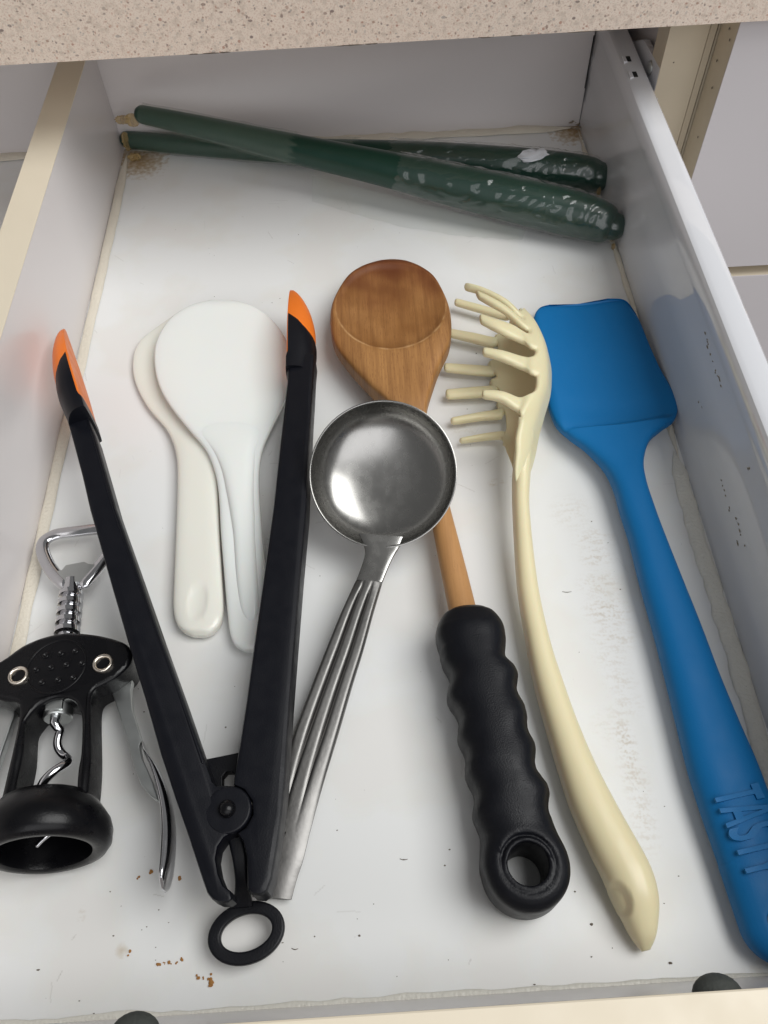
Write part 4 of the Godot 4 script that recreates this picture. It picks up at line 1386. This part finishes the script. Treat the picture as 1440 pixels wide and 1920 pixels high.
func build_tongs() -> void:
	var t := thing("kitchen_tongs", "black kitchen tongs with orange silicone tips, spread open", "tongs", Vector3(-5.4, 0.5, -6.9))
	var b := Bag.new()
	prism(b, [[-13.62, -24.6], [-13.44, -24.13], [-13.18, -23.45], [-12.55, -21.76], [-11.93, -20.05], [-11.39, -18.43], [-10.36, -15.7], [-9.37, -13.11], [-8.37, -10.58], [-7.72, -8.84], [-7.53, -8.39], [-7.08, -7.34], [-6.63, -6.34], [-6.22, -5.36], [-5.98, -4.8], [-5.86, -4.53], [-5.7, -4.35], [-5.49, -4.25], [-5.23, -4.24], [-5.1, -4.32], [-5.16, -4.55], [-5.39, -4.71], [-5.56, -5.05], [-5.67, -5.48], [-5.63, -5.82], [-5.45, -6.08], [-5.19, -6.22], [-4.9, -6.42], [-4.73, -6.7], [-4.71, -7.02], [-4.87, -7.36], [-5.14, -7.6], [-5.45, -7.68], [-5.79, -7.68], [-5.94, -7.82], [-6.15, -8.32], [-6.34, -8.76], [-7.09, -10.6], [-8.12, -13.04], [-9.19, -15.63], [-10.35, -18.41], [-10.99, -20.18], [-11.66, -22.02], [-12.36, -23.58], [-12.91, -24.74], [-13.05, -25.11]], 1.5, 2.5, 0.1, func(a, c, h): return Vector3(a, h + maxf(0.0, -8.4 - c) * 0.0455, c))
	var arm := obj("arm", b, mats["black nylon"], t, 40.0)
	b = Bag.new()
	var left = [[-13.86, -25.33, -13.52, -26.04, 2.5, 3.3], [-13.6, -24.41, -13.06, -25.02, 2.35, 3.25], [-13.33, -23.72, -12.51, -23.85, 2.2, 3.2], [-12.69, -22.01, -11.8, -22.27, 2.1, 3.1], [-12.07, -20.28, -11.11, -20.41, 2, 3], [-11.52, -18.64, -10.47, -18.62, 1.95, 2.95], [-10.48, -15.87, -9.3, -15.8, 1.8, 2.8], [-9.48, -13.26, -8.22, -13.19, 1.7, 2.7], [-8.47, -10.7, -7.17, -10.72, 1.6, 2.6], [-7.62, -8.48, -6.24, -8.45, 1.5, 2.5]]
	var rib := []
	for r in left:
		rib.append([float(r[2]) - 0.06, 2.49 + maxf(0.0, -8.4 - float(r[3])) * 0.0455, float(r[3]), 0.05])
	tube(b, rib, 3, 8)
	obj("edge_rib", b, mats["black nylon"], arm, 60.0)
	b = Bag.new()
	prism(b, [[-3.89, -26.75], [-3.9, -25.93], [-3.9, -24.79], [-4, -23.46], [-4.13, -21.39], [-4.31, -18.38], [-4.56, -15.49], [-4.79, -12.87], [-4.99, -10.49], [-5.14, -9.03], [-5.2, -8.5], [-5.26, -7.95], [-5.26, -7.67], [-4.91, -7.5], [-4.65, -7.14], [-4.61, -6.74], [-4.8, -6.38], [-5.08, -6.2], [-4.88, -5.95], [-4.74, -5.51], [-4.69, -4.89], [-4.66, -4.56], [-4.51, -4.42], [-4.25, -4.39], [-4.06, -4.5], [-3.93, -4.86], [-3.79, -5.77], [-3.68, -6.73], [-3.6, -7.72], [-3.56, -8.95], [-3.49, -10.4], [-3.35, -12.79], [-3.19, -15.41], [-2.99, -18.25], [-2.9, -21.22], [-2.84, -22.93], [-2.78, -24.25], [-2.73, -25.62], [-2.68, -26.4]], 1.2, 2.5, 0.16, func(a, c, h): return Vector3(a, h + maxf(0.0, -9.0 - c) * 0.014, c))
	arm = obj("arm", b, mats["black nylon"], t, 40.0)
	b = Bag.new()
	prism(b, [[-6.57, -8.97], [-5.41, -9.15], [-4.96, -8.6], [-4.91, -7.62], [-5.41, -7.65], [-5.45, -8.34], [-5.59, -8.5], [-5.77, -8.51], [-5.9, -8.36], [-5.86, -7.67], [-6.23, -7.69]], 0.75, 1.18, 0.05, flat)
	obj("hinge_plate", b, mats["black rubber"], t, 40.0)
	# hinge boss and pin
	b = Bag.new()
	var k := V([[-5.38, 2.5, -6.91]][0])
	lathe(b, Vector3(k.x, 2.3, k.z), Vector3.UP, [[0.0, 0.74], [0.16, 0.74], [0.21, 0.71], [0.23, 0.66], [0.23, 0.01]], 40)
	obj("hinge_boss", b, mats["black nylon"], t, 40.0)
	b = Bag.new()
	lathe(b, Vector3(k.x, 2.56, k.z), Vector3.UP, [[0.0, 0.27], [0.12, 0.26], [0.2, 0.2], [0.25, 0.1], [0.26, 0.01]], 24)
	obj("hinge_pin", b, mats["black gloss"], t, 60.0)
	# pull tab with its ring
	b = Bag.new()
	loft(b, [[-5.47, -6.18, -4.99, -6.2, 1.5, 1.9], [-5.32, -5.63, -4.85, -5.69, 1.4, 1.8], [-5.25, -5.06, -4.84, -5.07, 1.1, 1.5], [-5.3, -4.68, -4.8, -4.68, 0.8, 1.2], [-5.36, -4.31, -4.73, -4.35, 0.5, 0.95]], 4.0, 4, 24)
	obj("pull_tab", b, mats["black rubber"], t, 50.0)
	b = Bag.new()
	var list := []
	var o := Vector3(-4.93, 0.66, -3.63)
	var long := Vector3(0.98, 0, -0.2)
	var cross := Vector3(0.2, 0, 0.98)
	for i in 48:
		var a := TAU * i / 48
		var ring := PackedVector3Array()
		for j in 14:
			var s := TAU * j / 14
			var w := signf(cos(s)) * pow(absf(cos(s)), 0.4)
			var h := signf(sin(s)) * pow(absf(sin(s)), 0.4)
			ring.append(o + long * cos(a) * (1.0 + 0.2 * w) + cross * sin(a) * (0.70 + 0.19 * w) + Vector3.UP * 0.14 * h)
		list.append(ring)
	b.rings(list, false, true)
	obj("pull_ring", b, mats["black rubber"], t, 50.0)
	tip(t, Vector3(-14.08, 3.0, -28.3), Vector3(-12.1, 2.75, -22.9), 1.0, 0.92, 1.4, 0.46, 0.8, -0.16)
	tip(t, Vector3(-3.9, 1.95, -31.4), Vector3(-3.84, 2.0, -25.6), -1.0, 1.15, 1.0, 0.44, 0.9)


func build_crumbs() -> void:
	var b := Bag.new()
	for q in [[-6.52, 0, -2.61, 0.11], [-6.1, 0, -2.54, 0.1], [-6.04, 0, -2.35, 0.12], [-6.3, 0, -2.53, 0.05], [-7.42, 0, -2.96, 0.07], [-7.75, 0, -2.96, 0.07], [-7.59, 0, -2.97, 0.04], [-7.06, 0, -3.06, 0.06], [-7.2, 0, -2.97, 0.04], [-8.72, 0, -3.32, 0.09], [-8.32, 0, -5.71, 0.1], [-8.7, 0, -5.52, 0.05], [-7.32, 0, -5.43, 0.08]]:
		var r := float(q[3])
		for k in 3:
			blob(b, Vector3(float(q[0]) + rng.randf_range(-r, r) * 0.8, r * 0.3, float(q[2]) + rng.randf_range(-r, r) * 0.8), Vector3(r, r * 0.5, r) * rng.randf_range(0.3, 0.75), 0.35, 6)
	tag(obj("crumbs", b, mats["crumb"]), "toasted brown crumbs on the drawer bottom near the tongs' ring", "crumbs", "", "stuff")
	b = Bag.new()
	for q in [[-11.53, 0, -2.98, 0.08], [-9.3, 0, -3.83, 0.05], [-10.1, 0, -2.08, 0.05], [-9.6, 0, -1.73, 0.05], [-1.46, 0, -3.47, 0.06], [1.61, 0, -5.89, 0.05], [-2.13, 0, -6.69, 0.05], [5.53, 0, -4.41, 0.05], [5.72, 0, -2.54, 0.05], [7.85, 0, -1.82, 0.05], [8.1, 0, -2.26, 0.09], [7.19, 0, -5.1, 0.05], [8.95, 0, -4.71, 0.05], [8.3, 0, -3.93, 0.04], [9.01, 0, -6.91, 0.04], [6.41, 0, -2.75, 0.03], [5.89, 0, -3.44, 0.08], [3.85, 0, -1.88, 0.06], [-9.39, 0, -19.33, 0.03], [-8.23, 0, -33.66, 0.04], [-7.87, 0, -3.08, 0.03], [-7.91, 0, -3.44, 0.03], [-7.93, 0, -4.52, 0.04], [-8.27, 0, -4.04, 0.04], [-7.57, 0, -4.13, 0.04], [-9.17, 0, -4.69, 0.03], [-9.59, 0, -5.14, 0.04], [7.51, 0, -27.08, 0.04], [4.92, 0, -28.58, 0.05], [4.12, 0, -25.06, 0.04], [0.07, 0, -5.65, 0.05], [1.41, 0, -5.4, 0.05], [-3.89, 0, -3.38, 0.05], [-2.88, 0, -3.51, 0.04], [-9.21, 0, -11.23, 0.05], [-6.15, 0, -10.48, 0.05], [-5.19, 0, -32.95, 0.04], [-4.79, 0, -33.24, 0.04], [8.68, 0, -18.53, 0.05], [9.22, 0, -15.27, 0.05], [9.16, 0, -17.45, 0.04], [7.13, 0, -12.69, 0.03], [-5.91, 0, -12.04, 0.03], [-2.71, 0, -16.6, 0.03], [0.37, 0, -27.59, 0.03], [9.02, 0, -33.82, 0.03], [-3.89, 0, -38.36, 0.04], [0.26, 0, -38.49, 0.04]]:
		var r := float(q[3])
		blob(b, Vector3(float(q[0]), r * 0.2, float(q[2])), Vector3(r, r * 0.35, r * rng.randf_range(0.4, 0.9)) * 0.62, 0.35, 6)
	for i in 80:
		var r := rng.randf_range(0.006, 0.018)
		blob(b, Vector3(rng.randf_range(-13.5, 12.5), r * 0.2, rng.randf_range(-42.0, -2.2)), Vector3(r, r * 0.4, r), 0.35, 5)
	for q in [[0.07, 0, -5.66, 0.25], [-3.5, 0, -3.19, 0.2], [7.1, 0, -15.28, 0.35]]:
		var l := float(q[3]) * 0.5
		tube(b, [[float(q[0]) - l, 0.012, float(q[2]) - 0.02, 0.01], [float(q[0]), 0.014, float(q[2]) + 0.02, 0.013], [float(q[0]) + l, 0.012, float(q[2]), 0.008]], 3, 6)
	tag(obj("dark_specks", b, mats["dirt"]), "fine dark specks and hairs scattered over the white drawer bottom", "specks", "", "stuff")
